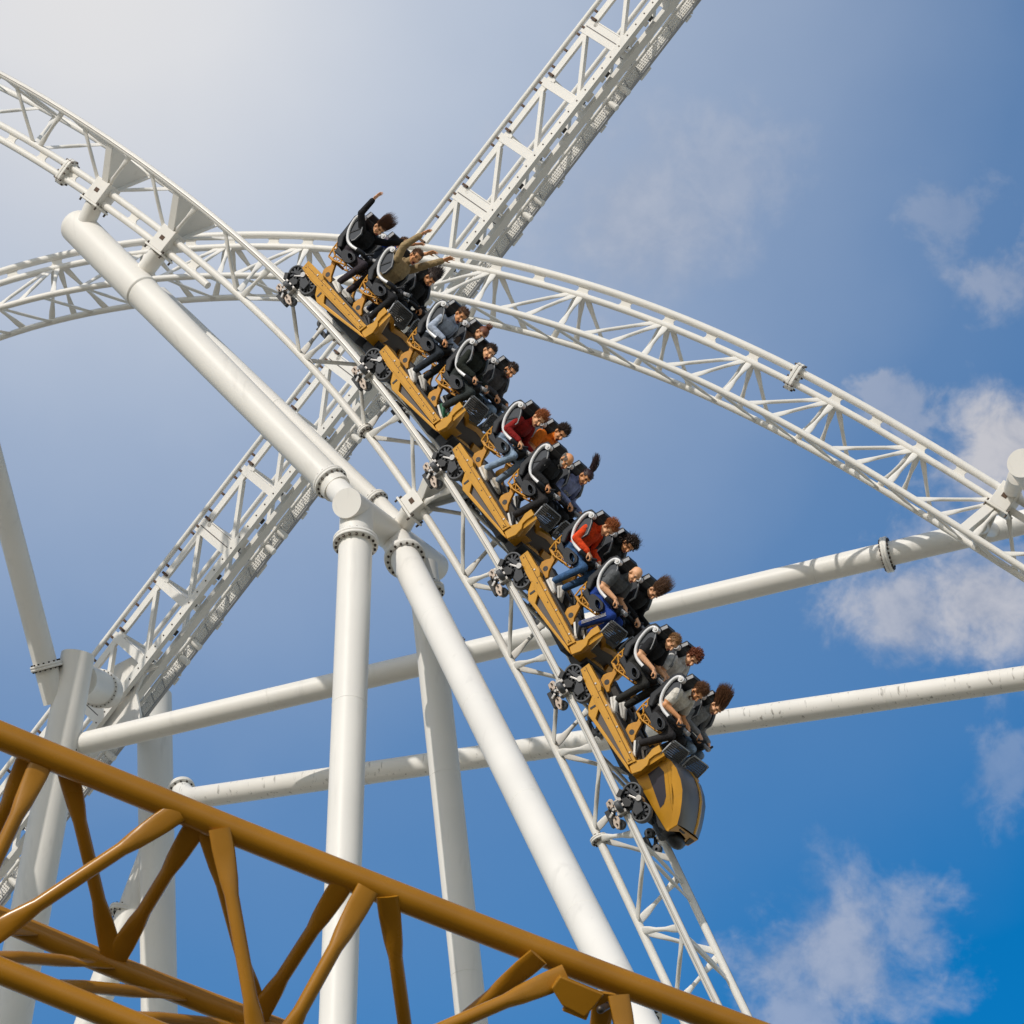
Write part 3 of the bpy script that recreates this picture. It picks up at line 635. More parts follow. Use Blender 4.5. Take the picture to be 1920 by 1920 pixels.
    for s in (-1, 1):                                   # perforated leg guards
        def gp(u, v): return V((1.60-.06*v, s*.325+u*.275, .80+.24*v))
        q = MB(); fr = [(-1, 0), (-1, .75), (-.85, 1), (.85, 1), (1, .75), (1, 0), (-1, 0)]; q.tube([gp(*a) for a in fr], .011, RIMP, 8)
        g = T.part('leg_guard', q); q = MB(); nx, nz = 17, 8
        for i in range(nx+1): q.tube([gp(-1+2*i/nx, 0), gp(-1+2*i/nx, .97)], .0072, MESHM, 4, smooth=False)
        for k in range(nz+1): q.tube([gp(-1, k/nz*.97), gp(1, k/nz*.97)], .0085, MESHM, 4, smooth=False)
        T.part('guard_mesh', q, g)
        q = MB(); q.box(gp(0, -.06), (ey, ex, ez), (.25, .02, .03), DGREY); q.box(gp(-.8*1, .12), (ey, ex, ez), (.02, .012, .035), RIMP); T.part('guard_foot', q, g)
    for s in (-1, 1): carrier(T, s)
    for x0 in (0., .87):
        for y0 in (-.35, .35): seat(T, x0, y0)
car_lab = ['last car of the ochre yellow train, highest, under the riders with raised arms', 'ochre yellow train car carrying the pale blue sweatshirt and green jacket riders', 'middle ochre yellow train car carrying the red cardigan and orange shirt riders', 'ochre yellow train car carrying the orange jacket and bald grey shirt riders', 'leading seat car of the ochre yellow train, just behind its pointed nose']
cars = []
pl = sum(SA[i+1]-SA[i] for i in range(5))/5
C0 = Thing('train_car', car_lab[0], 'train car', group='cars of the coaster train', M=car_matrix(0), local=True)
build_car(C0, pl); cars.append(C0.e)
for i in range(1, 5):
    c = copy_tree(C0.e); c.matrix_world = car_matrix(i); c['label'] = car_lab[i]; cars.append(c)
# nose
NM = car_matrix(5)
NT = Thing('train_nose', 'pointed ochre and bronze grey nose at the low front end of the train', 'train nose', M=NM, local=True)
for s in (-1, 1): carrier(NT, s)
mb = MB(); mb.abox((-.55, -.3, .22), (.42, .3, .36), BLACK); mb.tube([V((-.6, 0, .2)), V((.35, 0, .2))], .1, BLACK, 16); mb.ball((.42, .1, .28), (.14, .2, .11), BLACK); mb.abox((-.12, -.42, .1), (.12, .42, .28), BLACK)
NT.part('chassis', mb, bevel=.012)
prof = [(-.50, .30), (-.46, .60), (-.43, .775), (-.33, .82), (-.12, .845), (.10, .79), (.30, .66), (.46, .50), (.47, .34), (.36, .35)]
def shell(yv, prof_, m, mb):
    pass
for s in (-1, 1):
    q = MB()
    # side cheek tapering towards the nose tip: wide at the back
    def sp(x, z, o=0): return V((x, s*(.47-.13*max(0, (x+.5))/.97+o), z))
    outl = [(-.50, .30), (-.42, .60), (-.40, .69), (-.43, .775), (-.34, .815), (-.10, .70), (.18, .57), (.46, .50), (.45, .34), (.1, .32)]
    vs = [sp(*p) for p in outl] + [sp(p[0], p[1], -.05) for p in outl]; n = len(outl)
    q.add(vs, [tuple(range(n)), tuple(range(2*n-1, n-1, -1))] + [(i, (i+1) % n, n+(i+1) % n, n+i) for i in range(n)], GOLD)
    c = NT.part('cheek', q, bevel=.01)
    q = MB(); win = [(-.36, .47), (-.375, .655), (-.27, .68), (.04, .55), (.12, .47), (.14, .40)]
    vs = [sp(*p, .004) for p in win] + [sp(*p, -.02) for p in win]; n = len(win)
    q.add(vs, [tuple(range(n)), tuple(range(2*n-1, n-1, -1))] + [(i, (i+1) % n, n+(i+1) % n, n+i) for i in range(n)], SMOKE); NT.part('side_window', q, c)
    q = MB()                                         # ochre bevel strip between cheek and hood
    st = [(-.43, .775), (-.34, .83), (-.10, .80), (.14, .70), (.33, .585), (.46, .50)]
    bs = [(-.43, .74), (-.34, .76), (-.10, .665), (.14, .57), (.30, .525), (.45, .45)]
    vs = [sp(*p, .006) for p in bs] + [sp(p[0], p[1], -.07) for p in st]; n = len(st)
    q.add(vs, [(i, i+1, n+i+1, n+i) for i in range(n-1)], GOLD); NT.part('cheek_ridge', q, c)
hood = [(-.45, .79), (-.36, .835), (-.22, .855), (-.05, .835), (.09, .79), (.23, .705), (.36, .61), (.47, .505)]
mb = MB(); ny = 16; vs = []; fs = []
for i, (x, z) in enumerate(hood):
    hw = .455-.10*max(0, x+.5)/.97
    for j in range(ny+1):
        u = -1+2*j/ny; vs.append((x+.03*(1-u*u)*(i/len(hood)), hw*max(-1, min(1, u*1.06)), z+.035*(1-abs(u)**3)))
for i in range(len(hood)-1):
    for j in range(ny): a = i*(ny+1)+j; fs.append((a, a+1, a+ny+2, a+ny+1))
mb.add(vs, fs, NOSE, True)
for s in (0, ny):
    e = [V(vs[i*(ny+1)+s]) for i in range(len(hood))]; q = e + [p-ez*.14 for p in e]; n = len(e)
    mb.add(q, [(i, i+1, n+i+1, n+i) for i in range(n-1)], GOLD)
NT.part('hood', mb)
mb = MB()
for u in (.36,):
    pts = []
    for (x, z) in hood: hw = .455-.10*max(0, x+.5)/.97; pts.append(V((x+.02, hw*u, z+.040)))
    mb.tube(pts, .020, GOLD, 8, side=ey, flat=[(2.0, .7)]*len(pts))
NT.part('hood_rib', mb)
mb = MB()   # lower lip with an arched notch
lp = [(-.35, .505), (.35, .505), (.35, .34), (.20, .30), (.12, .41), (-.14, .44), (-.30, .37), (-.35, .34)]
mb.prism(lp, (.455, 0, 0), ey, ez, ex, .045, GOLD); mb.prism([(-.22, .485), (-.02, .475), (-.06, .45), (-.2, .455)], (.482, 0, 0), ey, ez, ex, .01, BLACK); mb.prism([(.16, .46), (.31, .46), (.31, .36), (.22, .34)], (.482, 0, 0), ey, ez, ex, .01, BLACK)
NT.part('front_lip', mb, bevel=.01)
# ------------------------------------------------------------------ riders
def skin(c): return mat('skin %.2f' % c[0], c, .5, var=.06, vscale=30)
SK = {'fair': (.86, .45, .24), 'tan': (.78, .36, .16), 'rosy': (.86, .38, .21)}
def cloth(name, c): return mat(name, c, .85, var=.3, vscale=16, bump=1.0, bscale=17, spec=.25)
def hairm(name, c): return mat(name, c, .55, var=.35, vscale=40)
LIP = mat('lip', (.42, .13, .10), .45); MOUTH = mat('open mouth', (.06, .015, .012), .5); TEETH = mat('teeth', (.75, .72, .66), .35)
EYEW = mat('eye white', (.7, .68, .65), .25); IRIS = mat('iris', (.03, .02, .015), .2)
def ellip(c, r, A=None, nu=18, nv=12):
    b = MB(); b.ball(c, r, SKTMP, nu, nv, A); return b.v, b.f
def capsule(a, b, ra, rb, n=14):
    a, b = V(a), V(b); d = b-a; L = d.length; d = d/L if L > 1e-6 else V((0, 0, 1))
    pts, rs = [], []
    for k in range(5):
        t = math.pi/2*k/5; pts.append(a-d*ra*math.cos(t)); rs.append(max(ra*math.sin(t), ra*.08))
    pts += [a, a.lerp(b, .5), b]; rs += [ra, (ra+rb)/2, rb]
    for k in range(4, -1, -1):
        t = math.pi/2*k/5; pts.append(b+d*rb*math.cos(t)); rs.append(max(rb*math.sin(t), rb*.08))
    m = MB(); m.tube(pts, rs, SKTMP, n); return m.v, m.f
SKTMP = skin(SK['fair'])
def remesh(vf, vox, smooth):
    vs, fs, o = [], [], 0
    for v, f in vf:
        vs += [tuple(q) for q in v]; fs += [tuple(i+o for i in g) for g in f]; o += len(v)
    me = bpy.data.meshes.new('t'); me.from_pydata(vs, [], fs)
    ob = bpy.data.objects.new('t', me); COL.objects.link(ob)
    r = ob.modifiers.new('r', 'REMESH'); r.mode = 'VOXEL'; r.voxel_size = vox
    s = ob.modifiers.new('s', 'SMOOTH'); s.iterations = smooth; s.factor = .5
    dg = bpy.context.evaluated_depsgraph_get(); out = bpy.data.meshes.new_from_object(ob.evaluated_get(dg))
    bpy.data.objects.remove(ob); bpy.data.meshes.remove(me)
    return out
def hand(vf, seg, Wr, d, n, curl, spread, left):
    """palm and five fingers; d wrist->knuckles, n out of the palm side"""
    Wr, d = V(Wr), V(d).normalized(); n = V(n); n = (n-d*n.dot(d)).normalized(); s = d.cross(n)*(1 if left else -1)   # s points to the thumb side
    K = []
    for i, o in enumerate((.030, .010, -.011, -.030)):
        k = Wr + d*(.088-.004*abs(i-1)) + s*o; K.append(k)
        vf.append(capsule(Wr + d*.012 + s*o*.55, k, .016, .0125)); seg.append((Wr, k, .02, 'skin'))
    for i, k in enumerate(K):
        f = (.95, 1.06, 1.0, .8)[i]; a = V(k); ang_ = 0; dd = (d + s*((.22, .06, -.08, -.24)[i]*spread)).normalized()
        for j, (l, r) in enumerate(((.042, .0108), (.027, .0100), (.022, .0092))):
            ang_ += curl*(.8, 1.15, .8)[j]; e = a + (dd*math.cos(ang_)+n*math.sin(ang_))*l*f
            vf.append(capsule(a, e, r, r*.93, 10)); seg.append((V(a), V(e), .012, 'skin')); a = e
    a = Wr + d*.03 + s*.028; e = a + (d*.55 + s*(.75 if curl < .5 else .45) + n*(.25 if curl < .5 else .75)).normalized()*.042
    vf.append(capsule(Wr+d*.015+s*.015, a, .017, .014, 10)); vf.append(capsule(a, e, .013, .0115, 10)); seg.append((a, e, .013, 'skin'))
    g = e + (d*.8 + s*.15 + n*(.3 if curl < .5 else .8)).normalized()*.03; vf.append(capsule(e, g, .0112, .0098, 10)); seg.append((e, g, .012, 'skin'))
def strands(mb, m, starts, fn, n, ln, r, rs):
    for _ in range(n):
        p, nn = starts(rs); L = ln*rs.uniform(.6, 1.15); pts = [p]; q = V(p)
        for k in range(1, 6):
            t = k/5; q = q + fn(p, nn, t, rs)*(L/5); pts.append(V(q))
        mb.tube(pts, [r*(1-.85*(k/5)**1.3) for k in range(6)], m, 4, caps=False)
def person(key, car, row, side, label, top, sleeve, topcol, leg, shoe, sole, hair, hstyle, sk='fair', build=1., pose='grip', pitch=.25, yaw=0., mouth='shut', beard=0, hood=False, collar=False, shorts=False, wind=(-.25, 0, 1), dz=0., dx=0., extra=None, glasses=False, trim=None):
    rs = random.Random(sum(ord(c)*(i+3) for i, c in enumerate(key)))
    x0, y0 = row*.87, side*.35
    M = cars_M[car] @ Matrix.Translation((x0, y0, 0))
    SKM = skin(SK[sk]); T_ = Thing('person', label, 'person', group='riders on the coaster train', M=M, local=True)
    vf, seg = [], []
    b = build; lean = rs.uniform(-.02, .05)
    hip = V((.09, 0, .965)); wa = V((.055, 0, 1.09)); ch = V((.035+lean, 0, 1.25+dz*.5)); sh = V((.045+lean, 0, 1.37+dz)); nk = V((.055+lean, 0, 1.44+dz))
    # torso as stacked ellipses
    rings = [(V((.10, 0, .90)), .15, .12), (hip, .165, .125), (wa, .15, .108), (V((.045, 0, 1.17)), .16, .112), (ch, .178, .12), (V((.04+lean, 0, 1.325+dz)), .185, .112), (sh+V((0, 0, .03)), .15, .085), (nk+V((0, 0, -.02)), .075, .065)]
    m = MB(); nn = 22; vs = []
    for c, w, d_ in rings: vs += [c+V((d_*b*math.cos(t), w*b*math.sin(t), 0)) for t in [2*math.pi*k/nn for k in range(nn)]]
    fs = [(i*nn+j, i*nn+(j+1) % nn, (i+1)*nn+(j+1) % nn, (i+1)*nn+j) for i in range(len(rings)-1) for j in range(nn)] + [tuple(range(nn))[::-1], tuple(range((len(rings)-1)*nn, len(rings)*nn))]
    vf.append((vs, fs))
    for p, q, r in ((wa, ch, .15), (ch, sh, .16), (V((.045, -.12, 1.35+dz)), V((.045, .12, 1.35+dz)), .09)): seg.append((p, q, r*b, 'top'))
    seg.append((V((.10, -.06, .93)), V((.10, .06, .93)), .15*b, 'leg'))
    # arms
    for s in (-1, 1):
        S = V((.04+lean, s*.185*b, 1.375+dz)); left = s > 0
        if pose == 'grip': E_ = V((.14+rs.uniform(-.02, .02), s*(.265+rs.uniform(-.01, .02)), 1.165+dz*.3)); Wp = V((.405+rs.uniform(-.03, .03), s*(.20+rs.uniform(-.035, .01)), 1.205+rs.uniform(-.012, .02))); hd, hn, curl, spr = V((.9, -s*.25, -.05)), V((.1, -s*.2, -1)), .95, .1
        elif pose == 'up':
            Wp = V(extra[0 if s < 0 else 1]); mid = (S+Wp)/2; d = (Wp-S); k = math.sqrt(max(0, .272**2-(d.length/2)**2)); bend = V((-.5, s*.6, -.45)).normalized(); E_ = mid + bend*k
            hd = (Wp-E_).normalized()*.8 + V((.12, 0, .25)); hn = V((1, -s*.2, -.2)); curl, spr = .16, 1.2
        else: E_ = V((.15, s*.25, 1.16)); Wp = V((.40, s*.13, 1.16)); hd, hn, curl, spr = V((.9, -s*.4, -.2)), V((0, -s*.4, -1)), .8, .1
        ru = (.060, .054) if sleeve > 1 else (.058, .052); rf = (.052, .045) if sleeve >= 2 else (.043, .030)
        vf.append(capsule(S, E_, ru[0]*b, (ru[1] if sleeve >= 2 else .045)*b)); seg.append((S, E_ if sleeve >= 1.5 else S.lerp(E_, .62), .06, 'top'))
        if sleeve < 1.5:
            vf.append(capsule(S, S.lerp(E_, .66), .075*b, .073*b)); seg.append((S.lerp(E_, .74), E_, .045, 'skin')); seg.append((E_, Wp, .042, 'skin'))
        elif sleeve >= 2: seg.append((E_, E_.lerp(Wp, .88), .055, 'top'))
        vf.append(capsule(E_, Wp if sleeve < 1.5 else E_.lerp(Wp, .9), rf[0]*b, rf[1]*b))
        vf.append(capsule(E_.lerp(Wp, .5), Wp, .036, .027)); 
        hand(vf, seg, Wp, hd, hn, curl, spr, left); seg.append((Wp, Wp+hd.normalized()*.06, .03, 'skin'))
    # legs
    feet = []
    for s in (-1, 1):
        H = V((.12, s*.085, .945)); Kn = V((.515+rs.uniform(-.02, .02), s*(.135+rs.uniform(-.02, .03)), 1.03+rs.uniform(-.03, .01))); An = V((.43+rs.uniform(-.07, .05), s*(.14+rs.uniform(-.03, .03)), .585+rs.uniform(-.02, .03)))
        rr = (.088, .066, .062, .052)
        vf.append(capsule(H, Kn, rr[0]*b, rr[1]*b)); seg.append((H, Kn, .075*b, 'leg'))
        if shorts:
            seg.append((Kn.lerp(An, .15), An, .05, 'skin')); vf.append(capsule(Kn, An, .056, .036))
        else: vf.append(capsule(Kn, An, rr[2]*b, rr[3])); seg.append((Kn, An, .055, 'leg'))
        vf.append(capsule(An, An+V((.01, 0, -.05)), .036, .034)); seg.append((An+V((0, 0, -.035)), An+V((.01, 0, -.06)), .036, 'skin')); feet.append((An, s))
    # head on its neck
    pitch -= .14; yaw -= .12; hc = V((.105+lean+dx, 0, 1.585+dz)); Rm = Matrix.Rotation(yaw, 3, 'Z') @ Matrix.Rotation(pitch, 3, 'Y')
    A = [Rm @ ex, Rm @ ey, Rm @ ez]
    def h(x, y, z): return hc + A[0]*x + A[1]*y + A[2]*z
    vf.append(capsule(nk+V((-.01, 0, -.03)), h(-.03, 0, -.05), .056*min(b, 1.08), .054)); seg.append((nk+V((0, 0, .02)), h(-.02, 0, -.06), .052, 'skin'))
    vf.append(ellip(h(-.012, 0, .03), (.098, .078, .092), A)); vf.append(ellip(h(.028, 0, -.045), (.064, .060, .078), A)); vf.append(capsule(h(.0, -.045, -.05), h(.068, -.014, -.105), .026, .018)); vf.append(capsule(h(.0, .045, -.05), h(.068, .014, -.105), .026, .018))
    vf.append(capsule(h(.086, 0, .008), h(.113, 0, -.036), .011, .0165)); vf.append(capsule(h(.076, -.036, .022), h(.076, .036, .022), .016, .016)); vf.append(ellip(h(.072, 0, -.108), (.022, .024, .018), A))
    for s in (-1, 1):
        vf.append(ellip(h(.060, s*.036, -.034), (.028, .026, .024), A)); vf.append(ellip(h(-.008, s*.082, -.012), (.020, .013, .034), A))
    om = mouth == 'open'
    vf.append(capsule(h(.084, -.02, -.066), h(.084, .02, -.066), .0115, .0115)); vf.append(capsule(h(.081, -.018, -.082-(.022 if om else 0)), h(.081, .018, -.082-(.022 if om else 0)), .0115, .0115))
    seg += [(h(-.01, 0, .02), h(.03, 0, -.06), .08, 'skin')]
    if hood: vf.append(capsule(nk+V((-.06, -.07, -.02)), nk+V((-.06, .07, -.02)), .052, .052)); vf.append(capsule(nk+V((-.06, -.075, -.02)), nk+V((.03, -.07, -.04)), .045, .035)); vf.append(capsule(nk+V((-.06, .075, -.02)), nk+V((.03, .07, -.04)), .045, .035)); seg += [(nk+V((-.07, -.08, -.02)), nk+V((-.07, .08, -.02)), .055, 'top'), (nk+V((-.06, -.08, -.02)), nk+V((.03, -.075, -.04)), .045, 'top'), (nk+V((-.06, .08, -.02)), nk+V((.03, .075, -.04)), .045, 'top')]
    if collar:
        vf.append(capsule(nk+V((-.045, -.035, -.01)), nk+V((-.04, .035, -.01)), .04, .04)); seg.append((nk+V((-.05, -.04, -.01)), nk+V((-.05, .04, -.01)), .042, 'top'))
    me = remesh(vf, .0085, 3)
    # each face takes the cloth, skin or lip of the limb it belongs to
    nP = len(me.polygons); cen = np.empty(nP*3); me.polygons.foreach_get('center', cen); cen = cen.reshape(-1, 3)
    best = np.full(nP, 9.); lab = np.zeros(nP, int); names = ['skin', 'top', 'leg']
    for p, q, r, l in seg:
        p, q = np.array(p), np.array(q); d = q-p; t = np.clip(((cen-p)@d)/max(d@d, 1e-9), 0, 1); dist = np.linalg.norm(cen-(p+np.outer(t, d)), axis=1)-r
        k = dist < best; best[k] = dist[k]; lab[k] = names.index(l)
    hl = np.stack([(cen-np.array(hc))@np.array(a) for a in A], 1); X_, Y_, Z_ = hl[:, 0], np.abs(hl[:, 1]), hl[:, 2]
    ishead = (np.linalg.norm(hl-np.array([.0, 0, -.01]), axis=1) < .15) & (lab == 0)
    lips = ishead & (X_ > .074) & (Y_ < .026) & (Z_ < -.057) & (Z_ > -.091-(.022 if om else 0)); lab[lips] = 3
    if om: lab[ishead & (X_ > .06) & (Y_ < .020) & (Z_ < -.071) & (Z_ > -.098)] = 4
    lab[ishead & (X_ > .05) & (Y_ > .012) & (Y_ < .05) & (Z_ > .016) & (Z_ < .028)] = 5
    lab[ishead & (X_ > .06) & (Y_ > .018) & (Y_ < .042) & (Z_ > -.006) & (Z_ < .008)] = 6
    if beard: lab[ishead & (lab == 0) & (X_ > -.005) & (Z_ < -.052+.03*(X_ < .06)*(Y_ > .03)) & (Z_ > -.14) & ((Z_ < -.092) | (Y_ > .03) | (beard > 1))] = 5
    topm = cloth(top, topcol) ; legm = cloth(*leg); hm = hairm(*hair)
    for mm in (SKM, topm, legm, LIP, MOUTH, hm, IRIS): me.materials.append(mm)
    me.polygons.foreach_set('material_index', lab.astype(np.int32)); me.polygons.foreach_set('use_smooth', np.ones(nP, bool)); me.name = 'body'; me.update()
    bo = bpy.data.objects.new('body', me); COL.objects.link(bo); bo.parent = T_.e
    # shoes
    shm, som = mat('shoe %s' % (shoe,), shoe, .55, var=.15, vscale=30), mat('sole %s' % (sole,), sole, .6)
    for An, s in feet:
        q = MB(); c = An+V((.0, 0, -.075)); tl = rs.uniform(-.15, .5); fx = (V((1, s*.12, -tl))).normalized(); fz = (ez-fx*fx.z).normalized(); fy = fz.cross(fx)
        K = [(-.075, .030, .045, .045), (-.06, .036, .06, .06), (-.01, .038, .062, .066), (.05, .042, .05, .045), (.11, .046, .038, .030), (.155, .040, .032, .022), (.185, .022, .024, .012)]
        vs = []; n = 14
        for x, w, zt, zz in K: vs += [c+fx*x+fy*(w*math.sin(t))+fz*(-.012+zz*(.5+.5*math.cos(t))*1.35) for t in [2*math.pi*k/n for k in range(n)]]
        q.add(vs, [(i*n+j, i*n+(j+1) % n, (i+1)*n+(j+1) % n, (i+1)*n+j) for i in range(len(K)-1) for j in range(n)] + [tuple(range(n))[::-1], tuple(range((len(K)-1)*n, len(K)*n))], shm, True)
        op = [(x, w*1.08) for x, w, _, _ in K] + [(x, -w*1.08) for x, w, _, _ in K[::-1]]
        q.prism(op, c+fz*(-.022), fx, fy, fz, (-.014, .016), som)
        T_.part('shoe', q)
    # hair
    hb = MB()
    def scalp(front=.035, low=-.05):
        def st(r_):
            for _ in range(60):
                t, p = math.acos(r_.uniform(-.6, 1)), r_.uniform(-math.pi, math.pi); d = V((math.sin(t)*math.cos(p), math.sin(t)*math.sin(p), math.cos(t)))
                x, y, z = d.x*.098-.012, d.y*.078, d.z*.092+.03
                if (x > .045 and z < front+.04) or z < low or (x > .0 and z < .0): continue
                return h(x, y, z), A[0]*d.x+A[1]*d.y+A[2]*d.z
            return h(-.06, 0, .08), A[2]
        return st
    def cap_(sc, ridge=.0, front=.05, low=-.05, seed=0):
        nu, nv = 36, 22; vs = []; keep = {}
        for i in range(nv+1):
            t = math.pi*i/nv
            for j in range(nu):
                p = 2*math.pi*j/nu; d = V((math.sin(t)*math.cos(p), math.sin(t)*math.sin(p), math.cos(t)))
                k = sc + ridge*noise.noise(d*4+V((seed, 0, 0))) + ridge*.6*noise.noise(d*11+V((0, seed, 0)))
                x, y, z = d.x*.098*k-.012, d.y*.078*k, d.z*.092*k+.03
                ok = not ((x > .045 and z < front) or z < low or (x > .012 and z < .012))
                keep[i, j] = ok; vs.append(h(x, y, z))
        fs = [(i*nu+j, (i+1)*nu+j, (i+1)*nu+(j+1) % nu, i*nu+(j+1) % nu) for i in range(nv) for j in range(nu) if keep[i, j] and keep[i+1, j] and keep[i, (j+1) % nu] and keep[i+1, (j+1) % nu]]
        hb.add(vs, fs, hm, True)
    wv = V(wind).normalized()
    def blow(w, j): return lambda p, n_, t, r_: (n_*(1-t)*.9 + wv*(w+t) + V((r_.gauss(0, j), r_.gauss(0, j), r_.gauss(0, j)))).normalized()
    if hstyle == 'short': cap_(1.055, .045, .06, -.03, rs.random()*9); strands(hb, hm, scalp(.03, -.02), blow(.5, .3), 420, .04, .0036, rs)
    elif hstyle == 'tousled': cap_(1.07, .08, .06, -.05, rs.random()*9); strands(hb, hm, scalp(.03, -.04), blow(.6, .4), 620, .075, .0036, rs)
    elif hstyle == 'curly':
        cap_(1.09, .10, .07, -.07, rs.random()*9); st = scalp(.035, -.07)
        for _ in range(300): p, n_ = st(rs); hb.ball(p+n_*rs.uniform(.005, .035)+wv*rs.uniform(0, .045), rs.uniform(.005, .012), hm, 6, 4)
        strands(hb, hm, st, blow(.5, .7), 420, .085, .0032, rs)
    elif hstyle == 'longcurly':
        cap_(1.10, .10, .07, -.08, rs.random()*9); st = scalp(.035, -.09)
        for _ in range(380): p, n_ = st(rs); hb.ball(p+n_*rs.uniform(.005, .045)+V((-.5, rs.gauss(0, .3), -.4))*rs.uniform(0, .16)*(1 if p.z < hc.z+.04 else .2), rs.uniform(.006, .013), hm, 6, 4)
        strands(hb, hm, st, blow(.1, .8), 520, .13, .0032, rs)
    elif hstyle == 'blown': cap_(1.06, .06, .055, -.08, rs.random()*9); strands(hb, hm, scalp(.03, -.08), blow(2.2, .30), 520, .20, .0034, rs)
    elif hstyle == 'standing': cap_(1.08, .06, .055, -.08, rs.random()*9); strands(hb, hm, scalp(.02, -.06), blow(2.2, .20), 900, .24, .0040, rs)
    elif hstyle == 'bun':
        cap_(1.07, .03, .055, -.08, rs.random()*9); c = h(-.055, 0, .135); hb.ball(c, (.042, .042, .036), hm, 14, 9)
        for _ in range(60): d = V((rs.gauss(0, 1), rs.gauss(0, 1), rs.gauss(0, 1))).normalized(); hb.tube([c+d*.03, c+d*.05, c+d*.055+wv*.02], [.006, .005, .002], hm, 4, caps=False)
    elif hstyle == 'pony':
        cap_(1.07, .03, .055, -.08, rs.random()*9); c = h(-.06, 0, .115)
        strands(hb, hm, lambda r_: (c+V((r_.gauss(0, .016), r_.gauss(0, .016), 0)), wv), lambda p, n_, t, r_: (wv + V((r_.gauss(.25*math.sin(t*5), .22), r_.gauss(0, .22), 0))).normalized(), 420, .25, .0042, rs)
        strands(hb, hm, scalp(.03, -.05), blow(.2, .6), 60, .05, .003, rs)
    elif hstyle == 'balding':
        def st2(r_):
            while True:
                p, n_ = scalp(.03, -.05)(r_)
                if (p-hc).dot(A[2]) < .062: return p, n_
        strands(hb, hm, st2, blow(-.6, .3), 380, .022, .005, rs)
    if hb.v: T_.part('hair', hb, recalc=False)
    if beard > 1: 
        g = MB()
        for _ in range(240):
            y = rs.uniform(-.045, .045); z = rs.uniform(-.125, -.07) if abs(y) < .025 else rs.uniform(-.12, -.04); g.tube([h(.075-abs(y)*.75-(max(0, -.1-z))*.3, y, z), h(.09-abs(y)*.8-(max(0, -.1-z))*.4, y*1.1, z-.012)], [.006, .002], hm, 4, caps=False)
        T_.part('beard', g, recalc=False)
    if trim == 'stripes':
        g = MB()
        for An, s in feet[:1]:
            Kn = V((.515, s*.14, 1.02))
            for o in (-.018, 0, .018):
                dv = (An-Kn).normalized(); side_ = dv.cross(ey).normalized(); g.tube([Kn.lerp(An, t)+ey*(s*.063-s*.008*t)+side_*o for t in (.05, .35, .65, .95)], .004, EYEW, 5)
        T_.part('leg_stripe', g)
    if trim == 'print':
        bvh = BVHTree.FromPolygons([v.co for v in me.vertices], [tuple(p.vertices) for p in me.polygons])
        cu = bpy.data.curves.new('t', 'FONT'); cu.body = 'SOUT'; cu.size = .085; cu.align_x = 'CENTER'; cu.resolution_u = 2; cu.offset = .002
        to = bpy.data.objects.new('t', cu); COL.objects.link(to); dg = bpy.context.evaluated_depsgraph_get(); tm = bpy.data.meshes.new_from_object(to.evaluated_get(dg)); bpy.data.objects.remove(to)
        bm = bmesh.new(); bm.from_mesh(tm); bmesh.ops.subdivide_edges(bm, edges=[e for e in bm.edges if e.calc_length() > .02], cuts=2); bm.to_mesh(tm); bm.free()
        for v in tm.vertices:
            o = V((.6, v.co.x+0, 1.19+v.co.y)); hit = bvh.ray_cast(o, V((-1, 0, 0))); v.co = (hit[0] if hit[0] else V((.16, o.y, o.z)))+V((.006, 0, 0))
        tm.materials.append(cloth('cream print', (.72, .68, .55))); po = bpy.data.objects.new('chest_print', tm); COL.objects.link(po); po.parent = T_.e
    return T_
cars_M = [car_matrix(i) for i in range(5)]
BLK, NAVY = ('black trousers', (.022, .022, .025)), ('navy trousers', (.02, .026, .05))
JL, JB = ('light denim', (.28, .38, .52)), ('mid denim', (.055, .13, .28))
W_, K_, C_ = (.72, .70, .66), (.02, .02, .022), (.62, .55, .45)
DB, BR, GI, LB, GY = ('dark brown hair', (.040, .020, .012)), ('brown hair', (.14, .062, .025)), ('ginger hair', (.40, .12, .03)), ('light brown hair', (.30, .15, .055)), ('grey hair', (.33, .30, .27))
person('0N', 0, 0, -1, 'rider in black with one arm straight up and dark hair flying, top of the train', 'black knit', 2, (.018, .018, .02), ('charcoal trousers', (.05, .04, .05)), W_, W_, ('chestnut hair', (.12, .05, .022)), 'blown', 'fair', 1., 'up', .5, -.2, 'shut', extra=((-.05, -.36, 1.83), (.46, .25, 1.70)), wind=(.35, -.1, 1))
person('0F', 0, 0, 1, 'rider in bright blue top stretching both arms forward beside the rider in black', 'bright blue cloth', 1, (.02, .07, .42), NAVY, W_, W_, BR, 'short', 'tan', .95, 'up', .2, -.2, 'shut', extra=((.36, -.12, 1.76), (.42, .2, 1.80)), dz=.03)
person('1N', 0, 1, -1, 'rider in tan jacket raising both arms wide in the last car', 'tan jacket', 2, (.40, .29, .155), BLK, K_, K_, BR, 'short', 'tan', 1.08, 'up', .1, -.35, 'open', extra=((.13, -.25, 1.98), (.36, .27, 1.93)), dz=.09, hood=False, collar=True)
person('1F', 0, 1, 1, 'rider in black coat bent over beside the rider in tan jacket', 'black coat', 2, (.012, .012, .013), BLK, K_, K_, DB, 'blown', 'tan', .98, 'low', .6, 0., 'shut', wind=(-.2, .2, .3))
person('2N', 1, 0, -1, 'smiling rider in pale blue sweatshirt gripping the lap bar', 'pale blue sweatshirt', 2, (.46, .52, .64), ('dark slate trousers', (.028, .035, .045)), ('white leather', W_)[1], W_, BR, 'short', 'tan', 1.04, 'grip', .3, -.25, 'open')
